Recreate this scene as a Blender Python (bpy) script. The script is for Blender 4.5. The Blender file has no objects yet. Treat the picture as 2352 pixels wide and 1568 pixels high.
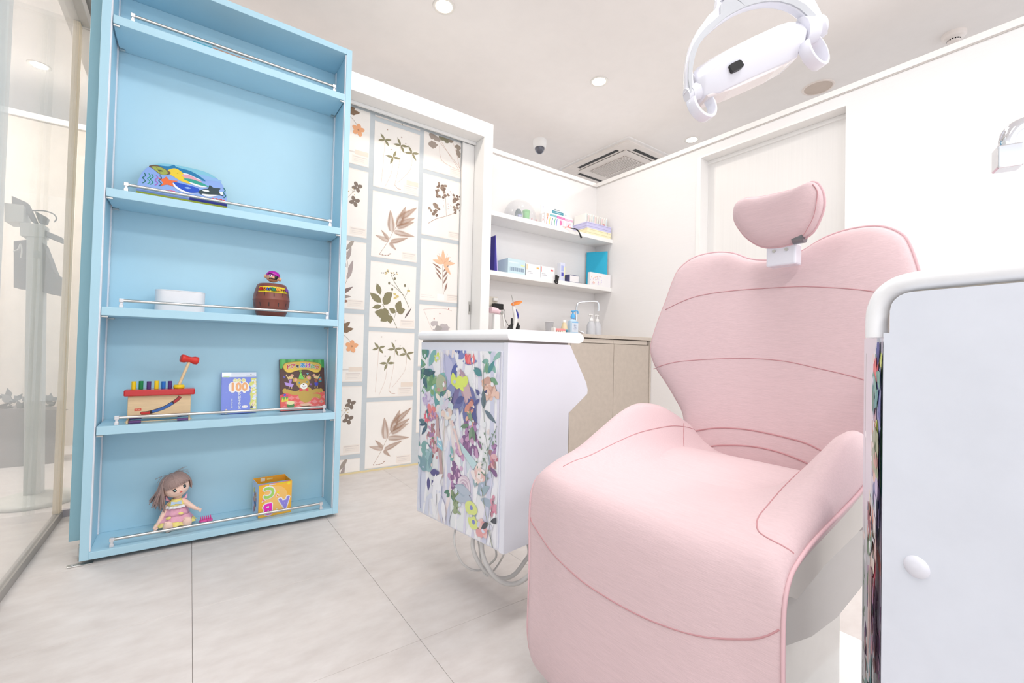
import bpy, math, random
from mathutils import Vector, Matrix
random.seed(7)
SC = bpy.context.scene
COL = SC.collection
PI = math.pi

# ------------------------------------------------------------------ camera
H0 = 0.77; FPX = 1018.66575
_y, _p, _r = 0.626596739, 0.0192910568, 0.0235716213
def _axes():
    cy, sy, cp, sp, cr, sr = math.cos(_y), math.sin(_y), math.cos(_p), math.sin(_p), math.cos(_r), math.sin(_r)
    f = Vector((sy*cp, cy*cp, sp)); rt = Vector((cy, -sy, 0)); up = rt.cross(f)
    return cr*rt + sr*up, -sr*rt + cr*up, f
CA, CB, CC = _axes()
cam = bpy.data.objects.new('camera', bpy.data.cameras.new('camera'))
COL.objects.link(cam)
cam.data.sensor_width = 36; cam.data.lens = FPX*36/2352
cam.data.clip_start = 0.02
M = Matrix((CA, CB, -CC)).transposed().to_4x4(); M.translation = (0, 0, H0)
cam.matrix_world = M
SC.camera = cam
def ray(x, y): return CA*((x-1176)/FPX) - CB*((y-784)/FPX) + CC
def at(x, y, X=None, Y=None, Z=None, D=None):
    d = ray(x, y)
    t = X/d.x if X is not None else Y/d.y if Y is not None else (Z-H0)/d.z if Z is not None else D
    return Vector((0, 0, H0)) + d*t

# ------------------------------------------------------------------ world, exposure, lights
SC.view_settings.view_transform = 'Standard'; SC.view_settings.look = 'None'
SC.view_settings.gamma = 1; SC.view_settings.use_curve_mapping = False
SC.view_settings.exposure = 0.62
w = bpy.data.worlds.new('world'); SC.world = w; w.use_nodes = True
w.node_tree.nodes['Background'].inputs[0].default_value = (0.92, 0.955, 1.0, 1)
w.node_tree.nodes['Background'].inputs[1].default_value = 1.02
def area(name, loc, size, power, col=(1, 1, 1), rot=(0, 0, 0), sy=None, spread=PI):
    l = bpy.data.lights.new(name, 'AREA'); l.energy = power; l.color = col; l.size = size
    if sy: l.shape = 'RECTANGLE'; l.size_y = sy
    l.spread = spread
    o = bpy.data.objects.new(name, l); o.location = loc; o.rotation_euler = rot; COL.objects.link(o); return o
area('panel_fill_light', (0.30, 0.60, 2.66), 1.2, 10, (1, .99, .985), sy=0.3)
area('panel_fill_light', (-.2, -1.0, 2.66), 1.2, 17, (1, .99, .985), sy=0.3)  # extra fill, added to brighten the chair back and other fronts
area('panel_fill_light', (1.75, 0.9, 2.66), 1.2, 6, (1, .99, .985), sy=0.3)
area('panel_fill_light', (2.2, -1.2, 2.66), 1.2, 22, (1, .99, .985), sy=0.3)
area('panel_fill_light', (-1.3, 3.4, 2.66), 1.2, 40, (1, .99, .985), sy=0.3)
LAMPS = [(2.303, 2.196), (1.10, 2.25), (3.598, 2.282), (-.926, 4.491)]
for lx, ly in LAMPS:
    area('downlight_glow', (lx, ly, 2.675), 0.1, 3.6, (1, .93, .84))

# ------------------------------------------------------------------ materials
def lin(c):
    c = [v/255 for v in c[:3]]
    return tuple(v/12.92 if v <= .04045 else ((v+.055)/1.055)**2.4 for v in c)
MATS = {}
def mat(name, rgb=(200, 200, 200), rough=.5, metal=0, var=.04, vs=(8, 8, 8), bump=0, bs=200, coat=0, emit=0, trans=0, ior=1.45, alpha=1, spec=.5, var2=None, sheen=0, stretch=None):
    if name in MATS: return MATS[name]
    m = bpy.data.materials.new(name); m.use_nodes = True; nt = m.node_tree; N = nt.nodes; L = nt.links
    b = N['Principled BSDF']; c = lin(rgb)
    b.inputs['Roughness'].default_value = rough; b.inputs['Metallic'].default_value = metal
    b.inputs['Specular IOR Level'].default_value = spec; b.inputs['Coat Weight'].default_value = coat
    b.inputs['Transmission Weight'].default_value = trans; b.inputs['IOR'].default_value = ior
    b.inputs['Alpha'].default_value = alpha
    if sheen: b.inputs['Sheen Weight'].default_value = sheen
    g = N.new('ShaderNodeNewGeometry'); mp = N.new('ShaderNodeMapping'); mp.inputs['Scale'].default_value = vs
    L.new(g.outputs['Position'], mp.inputs['Vector'])
    no = N.new('ShaderNodeTexNoise'); no.inputs['Scale'].default_value = 1; no.inputs['Detail'].default_value = 5
    no.inputs['Roughness'].default_value = .6
    L.new(mp.outputs[0], no.inputs['Vector'])
    r = N.new('ShaderNodeValToRGB'); L.new(no.outputs[0], r.inputs[0])
    lo = tuple(max(0, v*(1-var)) for v in c) if var2 is None else lin(var2)
    hi = tuple(min(1, v*(1+var)) for v in c)
    r.color_ramp.elements[0].position = .3; r.color_ramp.elements[1].position = .7
    r.color_ramp.elements[0].color = (*lo, 1); r.color_ramp.elements[1].color = (*hi, 1)
    L.new(r.outputs[0], b.inputs['Base Color'])
    if emit:
        b.inputs['Emission Color'].default_value = (*c, 1); b.inputs['Emission Strength'].default_value = emit
    if bump:
        n2 = N.new('ShaderNodeTexNoise'); n2.inputs['Scale'].default_value = bs; n2.inputs['Detail'].default_value = 3
        bp = N.new('ShaderNodeBump'); bp.inputs['Strength'].default_value = bump; bp.inputs['Distance'].default_value = .001
        if stretch:
            m2 = N.new('ShaderNodeMapping'); m2.inputs['Scale'].default_value = stretch
            L.new(g.outputs['Position'], m2.inputs['Vector']); L.new(m2.outputs[0], n2.inputs['Vector']); n2.inputs['Scale'].default_value = 1
        else: L.new(g.outputs['Position'], n2.inputs['Vector'])
        L.new(n2.outputs[0], bp.inputs['Height']); L.new(bp.outputs[0], b.inputs['Normal'])
    MATS[name] = m; return m
def print_mat(name='printed_paper', rough=.55, coat=0):
    if name in MATS: return MATS[name]
    m = mat(name, (255, 255, 255), rough, coat=coat); nt = m.node_tree
    a = nt.nodes.new('ShaderNodeVertexColor'); a.layer_name = 'Col'
    mx = nt.nodes.new('ShaderNodeMix'); mx.data_type = 'RGBA'; mx.blend_type = 'MULTIPLY'; mx.inputs[0].default_value = .35
    ramp = [n for n in nt.nodes if n.type == 'VALTORGB'][0]
    ramp.color_ramp.elements[0].color = (.9, .9, .9, 1)
    nt.links.new(a.outputs[0], mx.inputs[6]); nt.links.new(ramp.outputs[0], mx.inputs[7])
    nt.links.new(mx.outputs[2], nt.nodes['Principled BSDF'].inputs['Base Color'])
    return m
WALL = mat('linen_wallpaper', (242, 240, 240), .8, var=.012, vs=(6, 6, 260), bump=.15, stretch=(60, 60, 600))
WHITE = mat('white_lacquer', (246, 245, 244), .35, var=.006)
TRIM = mat('white_trim', (246, 244, 242), .45, var=.006)
CEIL = mat('ceiling_paint', (248, 243, 240), .9, var=.015)
DOORM = mat('white_woodgrain_door', (237, 235, 233), .5, var=.02, vs=(90, 90, 1.5))
BLUE = mat('sky_blue_laminate', (180, 220, 238), .45, var=.02, vs=(4, 4, 4), bump=.08, bs=500)
BLUE_D = mat('sky_blue_laminate_darker', (156, 198, 212), .5, var=.02, vs=(4, 4, 4))  # darker copy of the sky blue, for the rear leaf
STEEL = mat('brushed_steel', (205, 203, 200), .28, metal=1, var=.05)
ALU = mat('aluminium', (225, 226, 230), .35, metal=.7, var=.02)
CHROME = mat('chrome', (225, 228, 235), .06, metal=1, var=.01)
DARK = mat('dark_gap', (70, 66, 62), .7)
BLACK = mat('black_plastic', (32, 32, 34), .35)
TAUPE = mat('taupe_laminate', (196, 184, 172), .5, var=.05, vs=(30, 30, 30))
TAUPE_L = mat('taupe_counter', (205, 194, 182), .4, var=.05, vs=(60, 60, 60))
PINK = mat('pink_linen_upholstery', (218, 191, 194), .75, var=.05, vs=(500, 25, 500), bump=.35, stretch=(900, 90, 900), sheen=.2)
PINK_D = mat('pink_piping', (220, 182, 187), .6, var=.04)
SHELL = mat('chair_shell_grey', (162, 160, 158), .22, var=.01, coat=.3)
PLAST = mat('white_plastic', (228, 228, 237), .25, var=.004, coat=.4)
PLASTG = mat('grey_plastic', (192, 194, 199), .4)
CABW = mat('cabinet_white', (234, 235, 245), .3, var=.006, coat=.2)
HOSE = mat('grey_hose', (206, 204, 202), .4)
PRINT = print_mat()

# ------------------------------------------------------------------ mesh helpers
class MB:
    def __init__(s): s.v = []; s.f = []; s.m = []; s.sm = []; s.c = []
    def add(s, vs, fs, m=0, smooth=False, col=None):
        n = len(s.v); s.v += [tuple(v) for v in vs]
        for f in fs: s.f.append([n+i for i in f]); s.m.append(m); s.sm.append(smooth); s.c.append(col)
        return s
    def box(s, a, b, m=0, col=None):
        x0, y0, z0 = [min(p, q) for p, q in zip(a, b)]; x1, y1, z1 = [max(p, q) for p, q in zip(a, b)]
        return s.add([(x0,y0,z0),(x1,y0,z0),(x1,y1,z0),(x0,y1,z0),(x0,y0,z1),(x1,y0,z1),(x1,y1,z1),(x0,y1,z1)],
              [(0,3,2,1),(4,5,6,7),(0,1,5,4),(1,2,6,5),(2,3,7,6),(3,0,4,7)], m, False, col)
    def ring(s, rings, m=0, smooth=True, cap=True, closed=False):
        n = len(rings[0]); vs = [p for r in rings for p in r]; fs = []
        R = len(rings)
        for i in range(R if closed else R-1):
            j2 = (i+1) % R
            for k in range(n): fs.append((i*n+k, i*n+(k+1) % n, j2*n+(k+1) % n, j2*n+k))
        s.add(vs, fs, m, smooth)
        if cap and not closed:
            s.add(rings[0], [tuple(range(n))[::-1]], m, False); s.add(rings[-1], [tuple(range(n))], m, False)
        return s
    def tube(s, pts, r, n=10, m=0, cap=True, closed=False):
        pts = [Vector(p) for p in pts]; rs = []
        N = len(pts); rr = r if hasattr(r, '__len__') else [r]*N
        prev = None
        for i, p in enumerate(pts):
            if closed: t = pts[(i+1) % N]-pts[i-1]
            else: t = pts[min(i+1, N-1)]-pts[max(i-1, 0)]
            t.normalize()
            if prev is None:
                a = Vector((0, 0, 1)) if abs(t.z) < .9 else Vector((1, 0, 0))
                u = t.cross(a).normalized()
            else: u = (prev - t*prev.dot(t)).normalized()
            prev = u; v = t.cross(u)
            rs.append([p+(u*math.cos(2*PI*k/n)+v*math.sin(2*PI*k/n))*rr[i] for k in range(n)])
        return s.ring(rs, m, True, cap, closed)
    def cyl(s, a, b, r0, r1=None, n=20, m=0): return s.tube([a, b], [r0, r0 if r1 is None else r1], n, m)
    def lathe(s, prof, n=28, m=0, c=(0, 0, 0), smooth=True, axis=None, sx=1, sy=1):
        rs = []
        for r, z in prof:
            r = max(r, 1e-5)
            rs.append([Vector((math.cos(2*PI*k/n)*r*sx, math.sin(2*PI*k/n)*r*sy, z)) for k in range(n)])
        if axis is not None:
            q = Vector((0, 0, 1)).rotation_difference(Vector(axis))
            rs = [[q @ p for p in r] for r in rs]
        rs = [[p+Vector(c) for p in r] for r in rs]
        return s.ring(rs, m, smooth, True)
    def prism(s, poly, fn0, fn1, m=0, smooth=False, mside=None):
        """poly: 2-D points; fn0 / fn1 map (a,b) to 3-D for the two faces"""
        n = len(poly); A = [fn0(*p) for p in poly]; B = [fn1(*p) for p in poly]
        s.add(A, [tuple(range(n))[::-1]], m); s.add(B, [tuple(range(n))], m)
        s.add(A+B, [(i, (i+1) % n, n+(i+1) % n, n+i) for i in range(n)], m if mside is None else mside, smooth)
        return s
    def grid(s, rows, m=0, smooth=True, flip=False):
        R = len(rows); C = len(rows[0]); fs = []
        for i in range(R-1):
            for j in range(C-1):
                f = (i*C+j, i*C+j+1, (i+1)*C+j+1, (i+1)*C+j); fs.append(f[::-1] if flip else f)
        return s.add([p for r in rows for p in r], fs, m, smooth)
    def build(s, name, mats, parent=None, bevel=0, world=False, merge=False, subsurf=0, fixn=True, seg=2):
        me = bpy.data.meshes.new(name); me.from_pydata(s.v, [], s.f)
        if not isinstance(mats, (list, tuple)): mats = [mats]
        for m_ in mats: me.materials.append(m_)
        me.polygons.foreach_set('material_index', s.m); me.polygons.foreach_set('use_smooth', s.sm)
        if any(c is not None for c in s.c):
            ca = me.color_attributes.new('Col', 'FLOAT_COLOR', 'CORNER')
            for p, c in zip(me.polygons, s.c):
                cc = (*lin(c or (255, 255, 255)), 1)
                for li in p.loop_indices: ca.data[li].color = cc
        me.update()
        if merge or fixn:
            import bmesh
            bm = bmesh.new(); bm.from_mesh(me)
            if merge: bmesh.ops.remove_doubles(bm, verts=bm.verts, dist=1e-5)
            if fixn and not any(c is not None for c in s.c): bmesh.ops.recalc_face_normals(bm, faces=bm.faces)
            bm.to_mesh(me); bm.free()
        o = bpy.data.objects.new(name, me); COL.objects.link(o)
        if bevel:
            b = o.modifiers.new('bevel', 'BEVEL'); b.width = bevel; b.segments = seg; b.limit_method = 'ANGLE'; b.angle_limit = .6
            b.harden_normals = False
        if subsurf:
            b = o.modifiers.new('sub', 'SUBSURF'); b.levels = b.render_levels = subsurf
        if parent is not None:
            o.parent = parent
            if world: o.matrix_parent_inverse = WM(parent).inverted()
        return o
def WM(o):
    m = Matrix.LocRotScale(o.location, o.rotation_euler, o.scale)
    return (WM(o.parent) @ o.matrix_parent_inverse @ m) if o.parent else m
def tag(o, label=None, cat=None, group=None, kind=None):
    for k, v in (('label', label), ('category', cat), ('group', group), ('kind', kind)):
        if v: o[k] = v
    return o
def thing(name, label, cat, loc=(0, 0, 0), rz=0, group=None, rot=None):
    o = bpy.data.objects.new(name, None); COL.objects.link(o); o.location = loc
    o.rotation_euler = rot if rot is not None else (0, 0, rz); o.empty_display_size = .05
    return tag(o, label, cat, group)
def struct(o, label=None): return tag(o, label, None, None, 'structure')
def root_struct(name, loc=(0, 0, 0)):
    o = bpy.data.objects.new(name, None); COL.objects.link(o); o.location = loc; o['kind'] = 'structure'; return o
def bx(name, a, b, m, parent=None, bevel=.0015, world=False):
    return MB().box(a, b).build(name, m, parent, bevel, world)
def crom(P, n=6, closed=False):
    P = [Vector(p) for p in P]; out = []; N = len(P)
    for i in range(N if closed else N-1):
        g = (lambda k: P[k % N]) if closed else (lambda k: P[max(0, min(N-1, k))])
        p0, p1, p2, p3 = g(i-1), g(i), g(i+1), g(i+2)
        for k in range(n):
            t = k/n
            out.append(.5*((2*p1)+(p2-p0)*t+(2*p0-5*p1+4*p2-p3)*t*t+(3*p1-p0-3*p2+p3)*t**3))
    if not closed: out.append(P[-1])
    return out
def rrect(w, h, r, n=5, x0=0, y0=0):
    out = []
    for cx, cy, a in ((w-r, r, -PI/2), (w-r, h-r, 0), (r, h-r, PI/2), (r, r, PI)):
        out += [(x0+cx+r*math.cos(a+PI/2*k/n), y0+cy+r*math.sin(a+PI/2*k/n)) for k in range(n+1)]
    return out

# ------------------------------------------------------------------ printed artwork: flat polygons in thin layers
def clip(poly, w, h):
    for ax, lim, sg in ((0, 0, 1), (0, w, -1), (1, 0, 1), (1, h, -1)):
        out = []
        for i in range(len(poly)):
            a, b = poly[i-1], poly[i]
            ia, ib = (a[ax]-lim)*sg >= 0, (b[ax]-lim)*sg >= 0
            if ia != ib:
                t = (lim-a[ax])/(b[ax]-a[ax]); out.append((a[0]+(b[0]-a[0])*t, a[1]+(b[1]-a[1])*t))
            if ib: out.append(b)
        poly = out
        if len(poly) < 3: return []
    return poly
_tx = {}
def text_polys(txt):
    if txt in _tx: return _tx[txt]
    c = bpy.data.curves.new('t', 'FONT'); c.body = txt; c.align_x = 'CENTER'; c.align_y = 'CENTER'; c.resolution_u = 3
    o = bpy.data.objects.new('t', c); COL.objects.link(o)
    dg = bpy.context.evaluated_depsgraph_get(); me = o.evaluated_get(dg).to_mesh()
    r = ([v.co.copy() for v in me.vertices], [tuple(p.vertices) for p in me.polygons])
    o.evaluated_get(dg).to_mesh_clear(); bpy.data.objects.remove(o); bpy.data.curves.remove(c)
    _tx[txt] = r; return r
class Art:
    """painter's layers on a w x h sheet; unit coordinates 0..1 from lower left"""
    def __init__(s, w, h, bg=None, eps=.00012, base=0.0):
        s.w, s.h, s.eps, s.base = w, h, eps, base; s.sh = []; s.boxes = []
        if bg: s.poly([(0, 0), (1, 0), (1, 1), (0, 1)], bg)
    def _lvl(s, x0, y0, x1, y1):
        l = 0
        for b in s.boxes:
            if b[0] < x1 and x0 < b[2] and b[1] < y1 and y0 < b[3]: l = max(l, b[4]+1)
        s.boxes.append((x0, y0, x1, y1, l)); return l
    def raw(s, pts, col):
        pts = clip(pts, s.w, s.h)
        if len(pts) < 3: return
        xs = [p[0] for p in pts]; ys = [p[1] for p in pts]
        s.sh.append((pts, [tuple(range(len(pts)))], col, s._lvl(min(xs), min(ys), max(xs), max(ys))))
    def poly(s, pts, col): s.raw([(x*s.w, y*s.h) for x, y in pts], col)
    def ell(s, x, y, rx, ry, col, n=16, rot=0):
        c, q = math.cos(rot), math.sin(rot)
        s.raw([(x*s.w+rx*math.cos(a)*c-ry*math.sin(a)*q, y*s.h+rx*math.cos(a)*q+ry*math.sin(a)*c) for a in [2*PI*k/n for k in range(n)]], col)
    def dot(s, x, y, r, col, n=12): s.ell(x, y, r, r, col, n)
    def rect(s, x0, y0, x1, y1, col): s.poly([(x0, y0), (x1, y0), (x1, y1), (x0, y1)], col)
    def line(s, pts, wd, col, taper=False):
        P = [Vector((x*s.w, y*s.h)) for x, y in pts]
        if len(P) > 2: P = [Vector((q.x, q.y)) for q in crom([(p.x, p.y, 0) for p in P], 4)]
        A = []; B = []
        for i, p in enumerate(P):
            t = (P[min(i+1, len(P)-1)]-P[max(i-1, 0)]).normalized(); nn = Vector((-t.y, t.x))*wd/2*((1-i/(len(P)-.5)) if taper else 1)
            A.append((p.x+nn.x, p.y+nn.y)); B.append((p.x-nn.x, p.y-nn.y))
        s.raw(A+B[::-1], col)
    def leaf(s, x, y, ln, wd, ang, col, n=5, jag=0):
        """pointed leaf from base (unit coords); ln, wd in metres"""
        bx_, by = x*s.w, y*s.h; c, q = math.cos(ang), math.sin(ang); U = []; D = []
        for k in range(n+1):
            t = k/n; ww = wd/2*math.sin(PI*t**.85)*(1+(jag if k % 2 else -jag))
            U.append((bx_+ln*t*c-ww*q, by+ln*t*q+ww*c)); D.append((bx_+ln*t*c+ww*q, by+ln*t*q-ww*c))
        s.raw(U+D[::-1][1:-1], col)
    def blob(s, x, y, rx, ry, col, n=11, j=.3, rot=0, rnd=random):
        c, q = math.cos(rot), math.sin(rot); P = []
        for k in range(n):
            a = 2*PI*k/n; f = 1+rnd.uniform(-j, j)
            P.append((x*s.w+f*(rx*math.cos(a)*c-ry*math.sin(a)*q), y*s.h+f*(rx*math.cos(a)*q+ry*math.sin(a)*c)))
        P = [(p.x, p.y) for p in crom([(a, b, 0) for a, b in P], 3, True)]
        s.raw(P, col)
    def text(s, t, x, y, size, col, rot=0, sx=1, bold=0):
        if bold:
            for k in range(8): s.text(t, x+bold*math.cos(k*PI/4)/s.w, y+bold*math.sin(k*PI/4)/s.h, size, col, rot, sx)
        vs, fs = text_polys(t); c, q = math.cos(rot), math.sin(rot)
        P = [(x*s.w+size*(sx*v.x*c-v.y*q), y*s.h+size*(sx*v.x*q+v.y*c)) for v in vs]
        if not P: return
        xs = [p[0] for p in P]; ys = [p[1] for p in P]
        s.sh.append((P, fs, col, s._lvl(min(xs), min(ys), max(xs), max(ys))))
    def into(s, mb, fn, m=0):
        """fn(x, y, lift) -> 3-D"""
        for pts, fs, col, l in s.sh: mb.add([fn(x, y, s.base+s.eps*(l+1)) for x, y in pts], fs, m, False, col)
        return mb
    def build(s, name, fn, parent=None, world=False, mat_=None):
        return s.into(MB(), fn).build(name, mat_ or PRINT, parent, world=world)

# ================================================================== ROOM
XR, YB, YH, YD, XG, ZW = 3.035, 2.90, 2.74, 2.59, -.432, 2.31
# floor: slab plus loose-laid square tiles
fl = MB().box((-3.4, -2.8, -.06), (8.5, 8.0, -.012)).build('floor', mat('floor_joint', (192, 184, 178), .8)); struct(fl)
TILE = mat('marbled_floor_tile', (215, 209, 206), .42, var=.05, vs=(10, 18, 10), var2=(206, 198, 194))
tp = None; S = .4885
for i in range(-4, 7):
    for j in range(-3, 8):
        x0, y0 = .0265+i*S, 1.0915+j*.4865-.0
        if x0 > 3.0 or (x0 < -.95 and y0 < 1.5): continue
        if tp is None:
            tp = MB().box((.0004, .0004, -.012), (S-.0004, .4861, 0)).build('floor_tile', TILE, fl, .0006, seg=1); o = tp
        else:
            o = tp.copy(); COL.objects.link(o)
        o.location = (x0, y0, 0)
# ceiling
ce = MB().box((-3.4, -3.2, 2.70), (9.5, 8.5, 2.76)).build('ceiling', CEIL); struct(ce)
# right wall with door recess
DY0, DY1, DZ = .945, 1.88, 2.232
wr = MB()
wr.box((XR, -1.2, 0), (XR+.14, DY0, ZW)).box((XR, DY1, 0), (XR+.14, YB+.14, ZW)).box((XR, DY0, DZ), (XR+.14, DY1, ZW))
wr = wr.build('wall_right', WALL); struct(wr)
bx('wall_cap', (XR-.012, -1.2, ZW), (XR+.152, YB+.152, ZW+.035), TRIM, wr, .002)
bx('cap_shadow_line', (XR-.0055, -1.2, ZW-.006), (XR+.001, YB, ZW), mat('shadow_gap_grey', (206, 200, 196), .6), wr, 0)
dr = MB().box((XR+.10, DY0, 0), (XR+.135, DY1, DZ-.03)).build('door_1', DOORM); struct(dr)
fr = MB().box((XR-.004, DY1-.035, 0), (XR+.1, DY1, DZ)).box((XR-.004, DY0, DZ-.002), (XR+.1, DY1, DZ+.012)).box((XR+.088, DY0, DZ-.028), (XR+.1, DY1, DZ-.002))
fr.build('door_frame', TRIM, dr, .0015)
# back wall of the alcove
wb = MB().box((1.60, YB, 0), (XR+.14, YB+.14, ZW)).build('wall_back', WALL); struct(wb)
bx('wall_cap', (1.60, YB-.012, ZW), (XR-.012, YB+.152, ZW+.035), TRIM, wb, .002)
bx('cap_shadow_line', (1.66, YB-.0055, ZW-.006), (XR-.0056, YB+.001, ZW), mat('shadow_gap_grey'), wb, 0)
# doorway portal (frame of the sliding door)
po = MB()
po.box((1.60, YD, 0), (1.672, 2.80, 2.238)).box((-.30, YD, 2.238), (1.672, 2.80, 2.345))
po = po.build('trim_1', TRIM, bevel=.002); struct(po, 'white portal frame around the sliding door opening')
bx('sliding_track', (-.3, 2.697, 2.219), (1.60, 2.712, 2.238), WHITE, po, .0015)
# sliding door with recessed pull, slid aside
sd = MB().box((1.502, 2.716, .008), (1.598, 2.735, 2.219)).build('door_2', DOORM, bevel=.0015); struct(sd, 'white sliding door pushed open beside the portal frame')
h = MB().box((1.578, 2.712, 1.015), (1.5965, 2.7161, 1.105)).box((1.584, 2.7115, 1.035), (1.590, 2.7121, 1.085), 1)
h.build('door_pull', [STEEL, BLACK], sd)
# botanical wallpaper wall beyond the opening
wh = MB().box((-.2, YH, 0), (1.62, YH+.12, 2.345)).build('wall_passage', mat('blue_grey_wallpaper', (200, 206, 210), .8, var=.02, vs=(5, 5, 60)))
struct(wh)
bx('floor_edge_strip', (-.2, YH-.006, 0), (1.60, YH, .010), mat('yellow_beige_strip', (228, 210, 165), .6), wh, 0)
CREAM = (249, 243, 237)
def stem_leafs(A, P, wd, col, leaves):
    A.line(P, wd, col)
    for l in leaves: A.leaf(*l)
def art_star(A):
    for (x, y, sx, sy), a0 in zip([(.22, .75, .17, .08), (.57, .74, .46, .10), (.83, .67, .52, .14), (.41, .52, .25, .03)], (.3, .1, .2, 1.2)):
        A.line([(x, y), (x-.03 if x > .3 else x-.02, (y+sy)/2), (sx, sy)], .0015, (215, 185, 170))
        for k in range(4): A.leaf(x, y, .052 if x > .3 else .045, .016, a0+PI/2*k+.4*(k % 2), (147, 140, 108), 5)
    for x, y in ((.27, .92), (.58, .87), (.68, .79), (.36, .63)):
        for k in range(3): A.line([(x-.02*math.cos(k), y-.012*math.sin(k)), (x+.02*math.cos(k), y+.012*math.sin(k))], .0012, (150, 110, 90))
    A.line([(.46, .10), (.52, .055), (.60, .05)], .003, (200, 160, 140))
def art_fern(A):
    c = (176, 133, 104)
    A.line([(.42, .09), (.38, .06), (.27, .045), (.18, .05), (.2, .08), (.33, .24), (.45, .42), (.56, .56)], .002, c)
    for x, y in ((.4, .08), (.36, .055), (.3, .045), (.24, .045), (.18, .05)): A.dot(x, y, .003, (150, 100, 75), 7)
    for (x0, y0), (x1, y1), wd in [((.42, .42), (.38, .75), .2), ((.37, .27), (.08, .33), .12), ((.47, .43), (.94, .41), .15), ((.40, .26), (.78, .37), .13),
              ((.38, .25), (.53, .15), .09), ((.54, .52), (.72, .86), .19), ((.60, .66), (.97, .88), .16), ((.57, .56), (.93, .71), .15), ((.53, .50), (.91, .64), .14), ((.36, .30), (.20, .42), .09)]:
        A.line([(x0, y0), (x1, y1)], .0016, c)
        ax, ay = (x1-x0)*A.w, (y1-y0)*A.h; L_ = math.hypot(ax, ay); an = math.atan2(ay, ax); n = max(7, int(L_/.0056))
        for k in range(n):
            t = (k+.5)/n; ll = wd*.215*(1-t)**.75*(.55+.45*min(1, t*4))
            for sg in (-1, 1): A.leaf(x0+(x1-x0)*t, y0+(y1-y0)*t, ll, .0036, an+sg*1.05, c, 2)
def art_umbel(A):
    g = (139, 131, 98)
    A.line([(.60, .0), (.48, .17), (.33, .30), (.27, .36)], .003, g)
    A.line([(.86, .33), (.74, .50), (.55, .68), (.43, .83)], .003, g); A.line([(.74, .52), (.60, .60), (.45, .68)], .0025, g)
    A.line([(.76, .50), (.82, .60), (.81, .68)], .002, g); A.line([(.52, .12), (.58, .28)], .002, g)
    for x, y, l, wd, an in [(.22, .5, .075, .035, 1.9), (.25, .38, .095, .045, 2.5), (.3, .44, .07, .05, .7), (.3, .35, .08, .055, 1.1), (.1, .28, .0, .0, 0), (.25, .33, .06, .03, 3.4),
                             (.3, .3, .06, .04, 5.2), (.4, .2, .09, .06, 3.0), (.42, .2, .07, .05, 3.8), (.42, .2, .055, .045, 4.9), (.58, .28, .07, .045, 1.2), (.58, .26, .06, .05, .3), (.56, .24, .05, .035, 2.6)]:
        if l: A.leaf(x, y, l, wd, an, g)
    for k in range(26):
        a = random.uniform(0, PI); r = random.uniform(.3, 1)
        A.dot(.42+.19*r*math.cos(a), .84+.08*r*math.sin(a)-.02, .0035, random.choice([(205, 180, 110), (120, 110, 90), (214, 195, 140)]), 7)
    for x, y in ((.52, .77), (.4, .69), (.47, .60), (.75, .68)): A.ell(x, y, .007, .01, (130, 122, 95), 9)
    for x, y in ((.53, .53), (.58, .50), (.54, .47), (.84, .60)): A.blob(x, y, .010, .009, (218, 196, 130), 7)
    A.leaf(.76, .16, .09, .012, 1.0, (120, 105, 100))
def art_palm(A):
    b = (139, 112, 88)
    for an in (.2, .75, 1.3, 1.85, 2.5, 3.1): A.leaf(.52, .74, .085, .036, an, b, 6, .12)
    A.line([(.52, .74), (.5, .6), (.44, .5)], .002, b); A.line([(.52, .72), (.68, .64), (.76, .56)], .0015, b)
    for an in (.3, 1.5, 2.7, 3.9, 5.1): A.ell(.77+.07*math.cos(an), .52+.05*math.sin(an), .019, .014, (242, 176, 130), 10, an)
    A.dot(.77, .52, .006, (190, 140, 105), 8); A.rect(.45, .17, .92, .19, (222, 214, 208))
def art_bouquet(A):
    for k in range(15):
        A.blob(random.uniform(.1, .85), random.uniform(.52, .95), .024, .019, random.choice([(158, 144, 130), (142, 136, 112), (170, 156, 146)]), 10, .22)
    A.leaf(.1, .42, .075, .05, .2, (168, 153, 142), 7, .15); A.leaf(.9, .35, .07, .035, 1.9, (160, 145, 132), 7, .15)
    for P in ([(.95, .1), (.86, .22), (.4, .5)], [(.95, .1), (.6, .38), (.4, .55)], [(.93, .12), (.82, .4), (.7, .6)], [(.86, .14), (.45, .22), (.38, .45)]): A.line(P, .0016, (200, 150, 125))
    A.line([(.2, .98), (.3, .85), (.45, .6)], .004, (150, 140, 100))
def art_branch(A):
    A.line([(.16, .20), (.35, .30), (.6, .38), (.85, .48)], .003, (175, 140, 120)); A.line([(.6, .38), (.58, .55), (.55, .8)], .002, (175, 140, 120))
    for cx, cy, rx, ry, n in ((.28, .44, .14, .1, 16), (.5, .78, .16, .12, 24), (.88, .62, .12, .16, 22)):
        for k in range(n):
            A.blob(cx+random.uniform(-rx, rx), cy+random.uniform(-ry, ry), .011, .009, random.choice([(143, 121, 106), (128, 105, 92), (158, 136, 120)]), 7, .3)
    for k in range(16): A.dot(random.uniform(.5, .72), random.uniform(.5, .85), .0022, (185, 110, 95), 6)
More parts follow.
